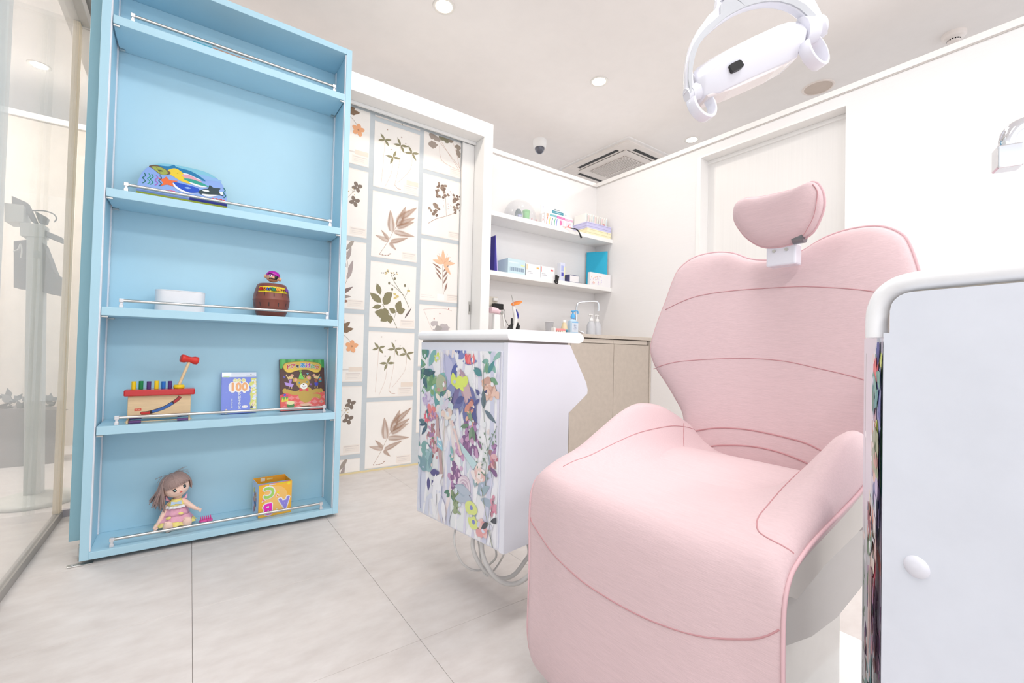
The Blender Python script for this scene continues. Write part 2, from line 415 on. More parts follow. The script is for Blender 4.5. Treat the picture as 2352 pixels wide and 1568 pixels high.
def art_lily(A):
    p = (246, 196, 160)
    A.line([(.58, .12), (.55, .3), (.54, .62)], .0026, (180, 140, 120))
    for x, y, an in ((.5, .55, 2.7), (.52, .45, 2.4), (.53, .36, 2.3), (.55, .5, .9), (.55, .4, 1.0), (.56, .3, 1.1), (.6, .17, 1.3), (.56, .6, .7)): A.leaf(x, y, .075, .013, an, (160, 128, 114))
    for an, l in ((1.65, .1), (2.35, .075), (2.95, .085), (.9, .07), (.15, .09), (5.4, .09)): A.leaf(.56, .64, l, .028, an, p)
    for an in (2.2, 1.1, .7): A.line([(.56, .64), (.56+.22*math.cos(an), .64+.2*math.sin(an))], .0014, (222, 160, 125))
def art_olive(A):
    A.line([(.45, .14), (.6, .35), (.66, .52), (.6, .85)], .0022, (180, 165, 155))
    for x, y, an, c in ((.5, .2, .6, (140, 118, 112)), (.42, .16, .1, (165, 150, 145)), (.4, .1, .05, (160, 118, 100)), (.63, .42, 1.2, (180, 165, 162)), (.55, .42, 2.3, (183, 168, 165)), (.66, .5, 1.3, (178, 162, 160)),
                        (.62, .6, 2.1, (184, 168, 165)), (.62, .7, 1.3, (178, 164, 160)), (.5, .3, 2.4, (180, 165, 160)), (.55, .82, 1.9, (180, 165, 160)), (.6, .85, 1.0, (172, 160, 150))): A.leaf(x, y, .095, .024, an, c)
def art_small(A):
    for x, y in ((.78, .74), (.74, .52), (.45, .62)):
        for an in (.4, 2.0, 3.5, 5.0): A.ell(x+.06*math.cos(an), y+.045*math.sin(an), .016, .012, (132, 116, 104), 9, an)
    for k in range(12): A.dot(random.uniform(.5, .75), random.uniform(.55, .72), .0035, random.choice([(205, 180, 130), (150, 130, 110)]), 7)
    A.line([(.4, .3), (.55, .5), (.75, .7)], .0015, (160, 140, 120))
def art_grape(A):
    A.line([(.1, .92), (.55, .96), (.8, .93)], .0018, (200, 150, 140)); A.line([(.1, .92), (.3, .62), (.4, .5)], .0014, (200, 160, 150))
    for x, y in ((.5, .87), (.36, .78), (.72, .96)): A.dot(x, y, .005, (190, 130, 120), 8)
    for k in range(9): A.blob(.5+random.uniform(-.15, .25), .60+random.uniform(-.16, .16), .026, .02, random.choice([(190, 180, 182), (175, 168, 165), (198, 188, 188)]), 9, .28)
    for k in range(5): A.blob(.2+k*.07, .42+random.uniform(-.02, .02), .014, .010, (150, 148, 118), 8, .3)
sheets = [(.888, 2.208, 'umbel'), (.888, 1.769, 'star'), (.888, 1.331, 'fern'), (.888, .892, 'umbel'), (.888, .454, 'star'), (.888, .016, 'fern'),
          (.556, 1.875, 'palm'), (.556, 1.435, 'small'), (.556, .995, 'olive'), (.556, .555, 'palm'), (.556, .117, 'small'), (.556, -.321, 'olive'),
          (1.219, 1.965, 'bouquet'), (1.219, 1.525, 'branch'), (1.219, 1.087, 'lily'), (1.219, .648, 'grape'), (1.219, .21, 'fern')]
for x0, z0, kind in sheets:
    random.seed(hash(kind) % 100 if False else len(kind)*7+ord(kind[0])); zlo = max(z0, .012); zhi = min(z0+.412, 2.218)
    A = Art(.302, .412, CREAM, base=.0005)
    A.rect(.0, .0, 1, .012, (240, 230, 222)); A.rect(0, .985, 1, 1, (243, 234, 226))
    globals()['art_'+kind](A)
    A.rect(.66, .03, .985, .14, (245, 235, 226)); A.rect(.68, .115, .96, .125, (222, 210, 204)); A.rect(.7, .085, .93, .091, (226, 216, 210)); A.rect(.7, .06, .9, .066, (228, 218, 212))
    if kind in ('star', 'palm'): A.rect(.72, .15, .99, .22, (238, 222, 208))
    if kind in ('bouquet', 'lily'): A.rect(.03, .06, .35, .065, (228, 218, 212)); A.rect(.03, .09, .3, .095, (228, 218, 212)); A.rect(.42, .03, .6, .13, (250, 247, 245))
    if zlo != z0 or zhi != z0+.412 or x0+.302 > 1.502:      # cut by the floor, the track or the door
        for i, (pts, fs, col, l) in enumerate(A.sh):
            if len(fs) > 1: continue
            q = [(x, y-(zlo-z0)) for x, y in pts]; q = clip(q, min(.302, 1.5015-x0), zhi-zlo)
            A.sh[i] = (q, [tuple(range(len(q)))] if len(q) > 2 else [], col, l)
    A.build('botanical_sheet', lambda x, y, l: (x0+x, YH-l, zlo+y), wh, world=True)

# left side: glass wall, its base channel and header, corner, glazed return
def glass_mat(name, tint, haze, hz):
    m = bpy.data.materials.new(name); m.use_nodes = True; nt = m.node_tree; N = nt.nodes; L = nt.links
    for n in list(N): N.remove(n)
    out = N.new('ShaderNodeOutputMaterial'); t = N.new('ShaderNodeBsdfTransparent'); t.inputs[0].default_value = (*tint, 1)
    g = N.new('ShaderNodeBsdfGlossy'); g.inputs['Roughness'].default_value = .02; g.inputs[0].default_value = (.9, .9, .9, 1)
    d = N.new('ShaderNodeBsdfDiffuse'); d.inputs[0].default_value = (*hz, 1)
    lw = N.new('ShaderNodeLayerWeight'); pw_ = N.new('ShaderNodeMath'); pw_.operation = 'POWER'; pw_.inputs[1].default_value = 4; L.new(lw.outputs['Facing'], pw_.inputs[0])
    fr_ = N.new('ShaderNodeMath'); fr_.operation = 'MULTIPLY_ADD'; fr_.inputs[1].default_value = .22; fr_.inputs[2].default_value = .02; L.new(pw_.outputs[0], fr_.inputs[0])
    m1 = N.new('ShaderNodeMixShader'); m1.inputs[0].default_value = haze; m2 = N.new('ShaderNodeMixShader')
    L.new(t.outputs[0], m1.inputs[1]); L.new(d.outputs[0], m1.inputs[2]); L.new(fr_.outputs[0], m2.inputs[0])
    L.new(m1.outputs[0], m2.inputs[1]); L.new(g.outputs[0], m2.inputs[2]); L.new(m2.outputs[0], out.inputs[0]); MATS[name] = m; return m
GLASS = glass_mat('hazed_glass', (.975, .975, .965), .26, (.86, .86, .85))
GLASS2 = glass_mat('frosted_glass', (.92, .95, .96), .55, (.84, .87, .89))
gl = MB().box((XG-.008, .2, .03), (XG, 2.70, 2.15)).build('window_1', GLASS); struct(gl, 'large clear glass partition on the left')
bx('base_channel', (XG-.018, .2, 0), (XG+.006, 2.70, .03), mat('grey_aluminium_channel', (172, 168, 164), .4, metal=.4), gl, .001)
bx('glass_edge_post', (XG-.02, 2.655, .03), (XG+.002, 2.70, 2.15), mat('beige_glass_edge', (232, 214, 186), .4), gl, .001)
bx('frosted_pane', (XG-.03, .2, .03), (XG-.024, 1.93, 2.15), GLASS2, gl, 0)
hd = MB().box((XG-.05, .2, 2.152), (XG+.03, 4.4, 2.20)).box((XG-.05, .2, 2.235), (XG+.05, 4.4, 2.345)).box((XG-.04, .2, 2.2), (XG+.012, 4.4, 2.235), 1)
struct(hd.build('trim_2', [mat('light_grey_header', (205, 200, 194), .5), mat('dark_rail', (92, 88, 86), .4)], bevel=.002), 'overhead rail above the glass partition')
g2 = MB().box((XG+.002, 2.702, .03), (-.21, 2.710, 2.15)).build('window_2', GLASS); struct(g2)
bx('base_block', (XG+.002, 2.70, 0), (-.21, 2.72, .032), mat('mauve_grey_aluminium', (186, 180, 186), .4, metal=.3), g2, .001)
bx('glass_edge', (-.352, 2.696, .03), (-.338, 2.702, 2.15), mat('grey_green_edge', (176, 178, 166), .4), g2, 0)
bx('glass_edge', (-.328, 2.696, .03), (-.316, 2.702, 2.15), mat('pale_green_edge', (214, 214, 196), .4), g2, 0)
bx('door_lever', (-.345, 2.68, 1.11), (-.318, 2.70, 1.14), STEEL, g2, .002)
bx('top_clamp', (XG, 2.69, 2.15), (-.21, 2.72, 2.17), mat('pale_steel', (208, 206, 204), .4, metal=.3), g2, .001)
# room beyond the glass
wf = MB().box((-3.0, 4.5, 0), (-.20, 4.62, 2.31)).build('wall_far', mat('mottled_wallpaper', (224, 214, 203), .85, var=.05, vs=(14, 14, 9), bump=.2, bs=60)); struct(wf)
bx('wall_cap', (-3.0, 4.48, 2.31), (-.2, 4.64, 2.35), TRIM, wf, .002)
wl = MB().box((-2.3, .2, 0), (-2.2, 4.5, 2.7)).build('wall_left', mat('mottled_wallpaper')); struct(wl)

# ================================================================== CEILING FIXTURES
GLOW = mat('lamp_glow', (255, 238, 214), .5, emit=9)
for (lx, ly), lab in zip(LAMPS, ('recessed round ceiling downlight glowing between the bookcase and the dental lamp', 'recessed round ceiling downlight cut by the top edge above the doorway',
                                'recessed round ceiling downlight beside the ceiling air conditioner', 'recessed round ceiling downlight seen through the left glass')):
    t = thing('ceiling_downlight', lab, 'ceiling light', (lx, ly, 2.70), group='round downlights in the ceiling')
    MB().lathe([(.045, -.001), (.056, -.006), (.062, -.004), (.064, 0), (.045, 0)], 28).build('trim_ring', mat('white_paint', (240, 236, 230), .5), t)
    MB().lathe([(.0, -.0030), (.045, -.0030), (.045, -.001)], 28).build('lamp_disc', GLOW, t)
# security camera
t = thing('dome_camera', 'small white ceiling camera with a dark dome', 'camera', tuple(at(1240, 322, Z=2.7)))
MB().lathe([(.062, 0), (.062, -.035), (.056, -.065), (.044, -.075), (0, -.075)], 28).build('housing', WHITE, t)
MB().lathe([(.046, -.070), (.044, -.09), (.034, -.112), (.018, -.124), (0, -.127)], 24).build('dome', mat('smoked_dome', (88, 90, 104), .12, coat=1), t)
# ceiling cassette air conditioner
ax0, ay0, AS = 3.098, 2.588, .95
t = thing('air_conditioner', 'square beige ceiling cassette air conditioner with louvred grille', 'air conditioner', (ax0, ay0, 2.70))
ACM = mat('ac_panel', (238, 230, 224), .5); 
MB().prism(rrect(AS, AS, .02), lambda a, b: (a, b, 0), lambda a, b: (a, b, -.008)).build('outer_flange', mat('ac_flange', (244, 241, 240), .5), t)
MB().prism(rrect(AS-.06, AS-.06, .03, 5, .03, .03), lambda a, b: (a, b, -.008), lambda a, b: (a, b, -.022)).build('panel', ACM, t, .003)
sl = MB()
for a in range(4):
    q = Matrix.Rotation(a*PI/2, 3, 'Z')
    for (x0, x1, y0, y1) in ((-.26, .26, .345, .385), (-.30, .30, .312, .320)):
        P = [q @ Vector((x, y, 0)) for x, y in ((x0, y0), (x1, y0), (x1, y1), (x0, y1))]
        sl.add([(p.x+AS/2, p.y+AS/2, -.0226) for p in P], [(0, 1, 2, 3)])
sl.build('air_slot', mat('slot_black', (52, 50, 50), .6), t)
MB().box((.16, .16, -.022), (AS-.16, AS-.16, -.030)).build('intake_panel', ACM, t, .003)
bx('grille_recess', (.24, .24, -.0305), (AS-.24, AS-.24, -.0312), mat('grille_shadow', (120, 110, 106), .7), t, 0)
lv = None
for k in range(26):
    if lv is None: lv = bx('louvre', (.24, 0, -.0365), (AS-.24, .0085, -.0312), ACM, t, 0); o = lv
    else: o = lv.copy(); COL.objects.link(o)
    o.location = (0, .243+k*.0178, 0)
bx('grille_bar', (AS/2-.006, .24, -.038), (AS/2+.006, AS-.24, -.0365), ACM, t, 0)
# smoke detector and round speaker
t = thing('smoke_detector', 'round smoke detector on the ceiling above the right wall', 'smoke detector', tuple(at(2191, 78, Z=2.7)))
MB().lathe([(.055, 0), (.055, -.016), (.048, -.03), (.03, -.034), (.03, -.046), (.02, -.052), (0, -.052)], 30).build('body', mat('detector_plastic', (240, 230, 224), .4), t)
v = MB()
for k in range(16):
    a = 2*PI*k/16; c_, s_ = math.cos(a), math.sin(a)
    v.add([(c_*.0305-s_*.0035, s_*.0305+c_*.0035, -.036), (c_*.0305+s_*.0035, s_*.0305-c_*.0035, -.036), (c_*.0305+s_*.0035, s_*.0305-c_*.0035, -.044), (c_*.0305-s_*.0035, s_*.0305+c_*.0035, -.044)], [(0, 1, 2, 3)])
v.build('vent', BLACK, t)
t = thing('ceiling_speaker', 'flat round ceiling speaker with tan grille behind the dental lamp', 'speaker', tuple(at(1879, 201, Z=2.7)))
MB().lathe([(.100, 0), (.098, -.004), (.088, -.006), (.085, -.003), (.085, 0)], 36).build('rim', mat('speaker_rim', (238, 226, 218), .5), t)
MB().lathe([(.085, -.002), (0, -.003)], 36).build('grille', mat('speaker_grille', (212, 196, 184), .8, bump=.4, bs=800), t)

# ================================================================== BLUE BOOKCASE
UX0, UX1, UY, UY2, UZ0, UZ1 = -.286, .563, 2.087, 2.29, .015, 2.132
bc = thing('bookcase', 'tall open sky blue bookcase with toys and steel shelf rails', 'bookcase', ((UX0+UX1)/2, 2.19, 0))
def bp(n, a, b, m=BLUE, bev=.0012): return bx(n, a, b, m, bc, bev, True)
bp('side_panel', (UX0, UY, UZ0), (UX0+.024, UY2, UZ1)); bp('side_panel', (UX1-.024, UY, UZ0), (UX1, UY2, UZ1))
bp('top_panel', (UX0+.024, UY, UZ1-.026), (UX1-.024, UY2, UZ1)); bp('bottom_panel', (UX0+.024, UY, UZ0), (UX1-.024, UY2, .040))
bp('back_panel', (UX0+.024, UY2-.012, .04), (UX1-.024, UY2, UZ1-.026))
SHZ = [1.921, 1.306, .888, .470]
IX0, IX1 = UX0+.030, UX1-.027
STDM = mat('white_shelf_standard', (236, 236, 242), .35)
for x0, x1 in ((UX0+.024, UX0+.028), (UX1-.028, UX1-.024)):
    for y0 in (UY+.004, UY2-.03): bp('shelf_standard', (x0, y0, .042), (x1, y0+.014, UZ1-.028), STDM, 0)
cl = None
for z in SHZ:
    bp('shelf', (IX0, UY+.002, z-.030), (IX1, UY2-.013, z))
    for x in (IX0, IX1-.018):
        for y in (UY+.006, UY2-.036): bp('shelf_clip', (x, y, z-.037), (x+.018, y+.010, z-.031), STEEL, .001)
for z in SHZ+[.040]:
    r = MB().cyl((-.205, 2.104, z+.026), (.492, 2.104, z+.026), .0056, n=14).build('shelf_rail', STEEL, bc, world=True)
    for x in (-.205, .492):
        b = MB().box((x-.006, 2.098, z+.0004), (x+.006, 2.110, z+.012)).box((x-.004, 2.1, z+.012), (x+.004, 2.108, z+.020)).box((x-.0065, 2.0975, z+.020), (x+.0065, 2.1105, z+.033))
        b.build('rail_bracket', ALU, r, .001, world=True)
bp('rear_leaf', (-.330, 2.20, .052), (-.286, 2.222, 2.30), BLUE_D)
hg = MB().cyl((-.292, 2.16, .03), (-.292, 2.16, .05), .006, n=12).cyl((-.294, 2.14, .0), (-.294, 2.14, .045), .003, n=10).box((-.296, 2.15, .012), (-.287, 2.17, .05))
hg.build('pivot_hinge', STEEL, bc, world=True)
bp('floor_plate', (-.318, 2.085, 0), (-.25, 2.108, .004), STEEL, .001)
MB().cyl((-.303, 2.096, .0035), (-.303, 2.096, .0055), .004).build('screw', ALU, bc, world=True)

# ================================================================== DENTAL CHAIR
CY = .516; HW = .259
ch = thing('dental_chair', 'large pink upholstered dental chair in the foreground', 'dental chair', (.95, CY, 0))
RG = [(.668,.075),(.640,.070),(.622,.095),(.615,.15),(.617,.21),(.621,.32),(.620,.40),(.6225,.460),(.631,.490),(.649,.508),(.695,.529),(.744,.545),(.806,.579),(.875,.617),(.920,.635),(.965,.639),(1.03,.630),(1.10,.602),(1.166,.565),(1.225,.526)]
CN = [(.655,.075),(.630,.066),(.608,.09),(.602,.15),(.603,.21),(.606,.32),(.608,.40),(.613,.455),(.625,.485),(.650,.503),(.695,.513),(.744,.516),(.806,.514),(.875,.508),(.920,.503),(.965,.498),(1.03,.495),(1.10,.497),(1.166,.505),(1.225,.512)]
PP = [(.672,.08),(.650,.078),(.634,.10),(.624,.15),(.624,.21),(.624,.32),(.622,.39),(.624,.448),(.636,.478),(.656,.494),(.700,.510),(.744,.520),(.806,.532),(.875,.546),(.920,.556),(.965,.562),(1.03,.562),(1.10,.548),(1.166,.528),(1.225,.50)]
def prof(P, u):
    i = max(0, min(len(P)-2, int(u))); t = u-i
    g = lambda k: Vector(P[max(0, min(len(P)-1, k))])
    p0, p1, p2, p3 = g(i-1), g(i), g(i+1), g(i+2)
    return .5*((2*p1)+(p2-p0)*t+(2*p0-5*p1+4*p2-p3)*t*t+(3*p1-p0-3*p2+p3)*t**3)
def lerpt(T, x):
    for (a, b), (c, d) in zip(T, T[1:]):
        if x <= c: return b+(d-b)*(x-a)/(c-a)
    return T[-1][1]
def hwid(u): return HW*(1 if u < 13 else 1-.10*((u-13)/6)**2)*(1-.05*max(0, (2.5-u)/2.5)**2)
def seat_pt(u, f, lift=0):
    a = abs(f); r = prof(RG, u); c = prof(CN, u); p = prof(PP, u)
    if a <= .88:
        g = lerpt([(0, 0), (.3, .04), (.5, .16), (.65, .42), (.76, .74), (.83, .93), (.88, 1)], a); q = c+(r-c)*g
    else: q = r+(p-r)*lerpt([(.88, 0), (.93, .10), (.97, .34), (.99, .62), (1, 1)], a)
    hw = hwid(u); s = f*hw
    return Vector((q.x, CY+s, q.y+0)) + Vector((-lift*.7, 0, lift*.7))
fs_ = [-1, -.99, -.97, -.93, -.88, -.83, -.76, -.65, -.5, -.3, -.1, .1, .3, .5, .65, .76, .83, .88, .93, .97, .99, 1]
rows = [[seat_pt(u/4, f) for f in fs_] for u in range(0, 77)]
mb = MB(); mb.grid(rows)
def inner(u, f, d=.028):
    q = prof(PP, u); q2 = prof(PP, u+.05)-prof(PP, u-.05); nrm = Vector((q2.y, -q2.x)).normalized()
    return Vector((q.x+nrm.x*d, CY+f*hwid(u)*.965, q.y+nrm.y*d))
und = [[inner(u/4, f) for f in (-1, 0, 1)] for u in range(0, 77)]
mb.grid(und, flip=True)
for sgn in (0, -1):
    mb.grid([[rows[i][sgn], und[i][sgn]] for i in range(77)], flip=(sgn == -1))
mb.add(rows[0]+[und[0][2], und[0][1], und[0][0]], [tuple(range(len(fs_)+3))]); mb.add(rows[-1]+[und[-1][2], und[-1][1], und[-1][0]], [tuple(range(len(fs_)+3))])
seat = mb.build('seat_cushion', PINK, ch, world=True, merge=True)
pipe = MB()
for sg in (-1, 1): MB().tube([seat_pt(u/3, sg*1.0)+Vector((0, sg*.0015, -.001)) for u in range(0, 57)], .0029, 8).build('piping', PINK_D, seat, world=True)
sm = MB(); SEAM = mat('upholstery_seam', (196, 146, 150), .8)
# curved front seam on the leg rest
def leg_x(s, z):
    best = min(range(8, 36), key=lambda k: abs(seat_pt(k/4, s/HW).z-z)); lo = best/4
    cand = [lo+d*.02 for d in range(-15, 16)]; u = min(cand, key=lambda k: abs(seat_pt(k, s/HW).z-z)); return seat_pt(u, max(-1, min(1, s/HW)))
sm.tube(crom([leg_x(s, z) for s, z in [(.256, .40), (.249, .39), (.21, .37), (.175, .357), (.12, .346), (.067, .339), (-.021, .339), (-.096, .348), (-.16, .363), (-.214, .387), (-.238, .402), (-.256, .42)]], 4), .0013, 6)
sm.tube([seat_pt(9.5+.25*k, .80-.10*math.sin(PI*min(1, k/36))) for k in range(39)], .0011, 6)
uq = crom([(18.2, -.72, 0), (16, -.70, 0), (14, -.69, 0), (12, -.70, 0), (10.9, -.715, 0), (10.2, -.735, 0), (9.8, -.76, 0), (9.5, -.80, 0), (9.35, -.86, 0), (9.3, -.92, 0), (9.3, -.985, 0)], 5)
sm.tube([seat_pt(p.x, max(-1, p.y)) for p in uq], .0011, 6)
sm.tube([seat_pt(17-.15*k, .78-.03*k) for k in range(12)], .0009, 6)
sm.build('seam', SEAM, seat, world=True)
# under-shell, column, base
sh = [(.642,.085),(.640,.42),(.665,.462),(.75,.470),(.83,.470),(.93,.465),(1.03,.455),(1.12,.455),(1.15,.45),(1.15,.42),(1.06,.372),(.989,.355),(.881,.340),(.779,.345),(.668,.368),(.662,.10)]
MB().prism(sh, lambda a, b: (a, CY-.236, b), lambda a, b: (a, CY+.236, b)).build('seat_shell', SHELL, ch, .012, world=True, seg=4)
sk = [(.655,.45),(.70,.495),(.75,.507),(.83,.520),(.93,.540),(1.03,.547),(1.12,.535),(1.15,.50),(1.05,.49),(.93,.468),(.80,.452),(.70,.43)]
for y0_, y1_ in ((CY-.246, CY-.205), (CY+.205, CY+.246)): MB().prism(sk, lambda a, b: (a, y0_, b), lambda a, b: (a, y1_, b)).build('shell_lip', mat('shell_lip_grey', (192, 188, 182), .35), ch, .004, world=True)
MB().box((.86, .36, .05), (1.16, .66, .36)).build('lift_column', mat('glossy_column_grey', (188, 186, 182), .15, coat=.5), ch, .012, world=True)
bp_ = [(.70, .30), (1.35, .30), (1.42, .40), (1.42, .66), (1.35, .74), (.70, .74), (.66, .68), (.66, .36)]
MB().prism(bp_, lambda a, b: (a, b, 0), lambda a, b: (a, b, .045)).build('base_plate', WHITE, ch, .012, world=True)
MB().box((1.12, .44, .40), (1.18, .60, .50)).build('back_hinge', SHELL, ch, .01, world=True)
# backrest: polar pillow built from its outline
def polar_pad(name, outl, cen, T, back, axis, parent, matr, rings=(0, .2, .4, .58, .72, .83, .90, .95, .98, 1), pw=7, conc=0, place=None):
    O = [Vector(p) for p in outl]; mb = MB(); n = len(O)
    def P(i, r, side):
        s, z = (O[i]-cen)*r+cen
        d = (T if side else back)*(1-r**pw)**.5
        return place(s, z, d if side else -d)
    for side in (1, 0):
        rw = [[P(i, r, side) for i in range(n)] for r in rings[1:]]
        c = P(0, 0, side); k = len(mb.v); mb.v.append(tuple(c)); base = len(mb.v); mb.v += [tuple(p) for r in rw for p in r]
        for i in range(n):
            f = [k, base+i, base+(i+1) % n]; mb.f.append(f if side else f[::-1]); mb.m.append(0); mb.sm.append(True); mb.c.append(None)
        for j in range(len(rw)-1):
            for i in range(n):
                f = [base+j*n+i, base+(j+1)*n+i, base+(j+1)*n+(i+1) % n, base+j*n+(i+1) % n]
                mb.f.append(f if side else f[::-1]); mb.m.append(0); mb.sm.append(True); mb.c.append(None)
    return mb.build(name, matr, parent, world=True, merge=True)
HB = [(0, .45), (.10, .452), (.17, .47), (.200, .52), (.215, .595), (.245, .643), (.276, .685), (.312, .731), (.332, .786), (.321, .855), (.298, .935), (.280, 1.00), (.262, 1.036), (.221, 1.063), (.164, 1.069), (.111, 1.059), (.06, 1.034)]
BOUT = [(s, z) for s, z in HB]+[(0, 1.024)]+[(-s, z) for s, z in HB[:0:-1]]
BOUT = [(p.x, p.y) for p in crom([(a, b, 0) for a, b in BOUT], 5, True)]
BCY = .540; BCEN = Vector((0, .78))
def back_place(s, z, d):
    x0 = 1.170+.12*(z-.53) - .35*s*s*(1 if z > .6 else 1) + .01
    return Vector((x0-d, BCY+s, z))
back = polar_pad('backrest', BOUT, BCEN, .035, .035, 0, ch, PINK, place=back_place)
def back_surf(s, z, lift=0):
    v = Vector((s, z))-BCEN; a = math.atan2(v.y, v.x); best = min(BOUT, key=lambda p: abs(math.atan2(math.sin(math.atan2(p[1]-BCEN.y, p[0]-BCEN.x)-a), math.cos(math.atan2(p[1]-BCEN.y, p[0]-BCEN.x)-a))))
    r = min(.995, v.length/(Vector(best)-BCEN).length)
    return back_place(s, z, .035*(1-r**7)**.5+lift)
MB().tube([back_place(s*1.002, .78+(z-.78)*1.002, 0) for s, z in BOUT], .0029, 8, closed=True).build('piping', PINK_D, back, world=True)
sm = MB()
def bseam(P, r=.0012):
    Q = crom([(y-BCY, z, 0) for y, z in P], 5); sm.tube([back_surf(p.x, p.y) for p in Q], r, 6)
bseam([(.825, .905), (.749, .933), (.69, .943), (.62, .946), (.552, .945), (.45, .939), (.341, .920), (.256, .895)])
bseam([(.855, .722), (.79, .742), (.732, .752), (.606, .762), (.498, .760), (.413, .745), (.334, .728), (.25, .70), (.232, .69)])
bseam([(.748, .535), (.714, .552), (.652, .572), (.60, .58), (.538, .582), (.44, .575), (.395, .562), (.355, .548)], .002)
bseam([(.70, .505), (.674, .514), (.636, .529), (.557, .542), (.485, .541), (.419, .527), (.38, .51)], .002)
sm.build('seam', SEAM, back, world=True)
# headrest
HO = [(.589,1.125),(.581,1.154),(.556,1.163),(.52,1.158),(.453,1.156),(.42,1.161),(.408,1.161),(.397,1.152),(.389,1.128),(.392,1.098),(.411,1.062),(.431,1.047),(.462,1.038),(.496,1.036),(.53,1.043),(.56,1.066),(.58,1.096)]
HO = [(p.x, p.y) for p in crom([(a-.49, b, 0) for a, b in HO], 4, True)]
def head_place(s, z, d): return Vector((1.135-.5*s*s-.25*(z-1.1)-d, .49+s, z))
hr = polar_pad('headrest', HO, Vector((0, 1.1)), .030, .030, 0, ch, PINK, place=head_place, pw=5)
MB().tube([head_place(s*1.004, 1.1+(z-1.1)*1.004, 0) for s, z in HO], .0028, 8, closed=True).build('piping', PINK_D, hr, world=True)
q = [at(*p, X=1.105) for p in ((1868, 424), (1877, 440), (1874, 468), (1866, 495), (1852, 519), (1838, 538))]
q = [head_place(p.y-.49, p.z, 0) + Vector((-.030*(1-min(.99, (Vector((p.y-.49, p.z-1.1)).length/.108))**5)**.5, 0, 0)) for p in crom(q, 4)]
MB().tube(q, .001, 6).build('seam', SEAM, hr, world=True)
MB().box((1.150, .455, .99), (1.185, .522, 1.040)).build('headrest_stem', PLAST, ch, .004, world=True)
MB().box((1.146, .458, 1.043), (1.175, .518, 1.066)).build('tilt_block', mat('silver_plastic', (196, 198, 204), .3, metal=.3), ch, .003, world=True)
MB().box((1.1455, .470, 1.046), (1.1462, .505, 1.062)).build('tilt_cover', PLAST, ch, .001, world=True)
MB().cyl((1.145, .434, 1.050), (1.145, .457, 1.050), .0155, n=24).build('clamp_knob', mat('dark_steel', (128, 130, 134), .3, metal=.6), ch, .002, world=True)
for y_ in (.475, .503): MB().cyl((1.1499, y_, 1.027), (1.148, y_, 1.027), .004).build('screw', STEEL, ch, world=True)

# ================================================================== FLORAL DOCTOR'S CABINET
fa = math.atan2(.153, .988); FN = (.700, .980)
fc = thing('instrument_cabinet', 'white hanging dental cabinet with a floral printed front', 'dental cabinet', (FN[0], FN[1], 0), fa)
FW = .425; FZ0, FZ1 = .220, .792
side = [(0, FZ0), (.268, FZ0), (.268, .578), (.364, .632), (.366, .645), (.358, .668), (.352, .676), (.268, .790), (0, .790)]
MB().prism(side, lambda a, b: (a, 0, b), lambda a, b: (a, FW, b)).build('body', CABW, fc, .0025)
top = [(-.004, .797), (-.010, .803), (-.012, .812), (-.008, .821), (.004, .827), (.310, .829), (.324, .824), (.331, .815), (.331, .809), (.322, .800), (.306, .796)]
MB().prism(top, lambda a, b: (a, -.006, b), lambda a, b: (a, FW+.006, b), smooth=False).build('top_slab', mat('white_solid_surface', (246, 246, 248), .22, coat=.3), fc, .004, seg=3)
bx('shadow_gap', (.002, .004, .7905), (.262, FW-.004, .7965), mat('gap_grey', (150, 144, 140), .7), fc, 0)
MB().cyl((.362, .03, .655), (.362, .10, .655), .009, n=16).build('tool_rest', PLAST, fc)
MB().tube(crom([(.345, .05, .685), (.362, .05, .702), (.385, .05, .70), (.395, .05, .682)], 5), .0025, 8).build('tool_wire', PLAST, fc)
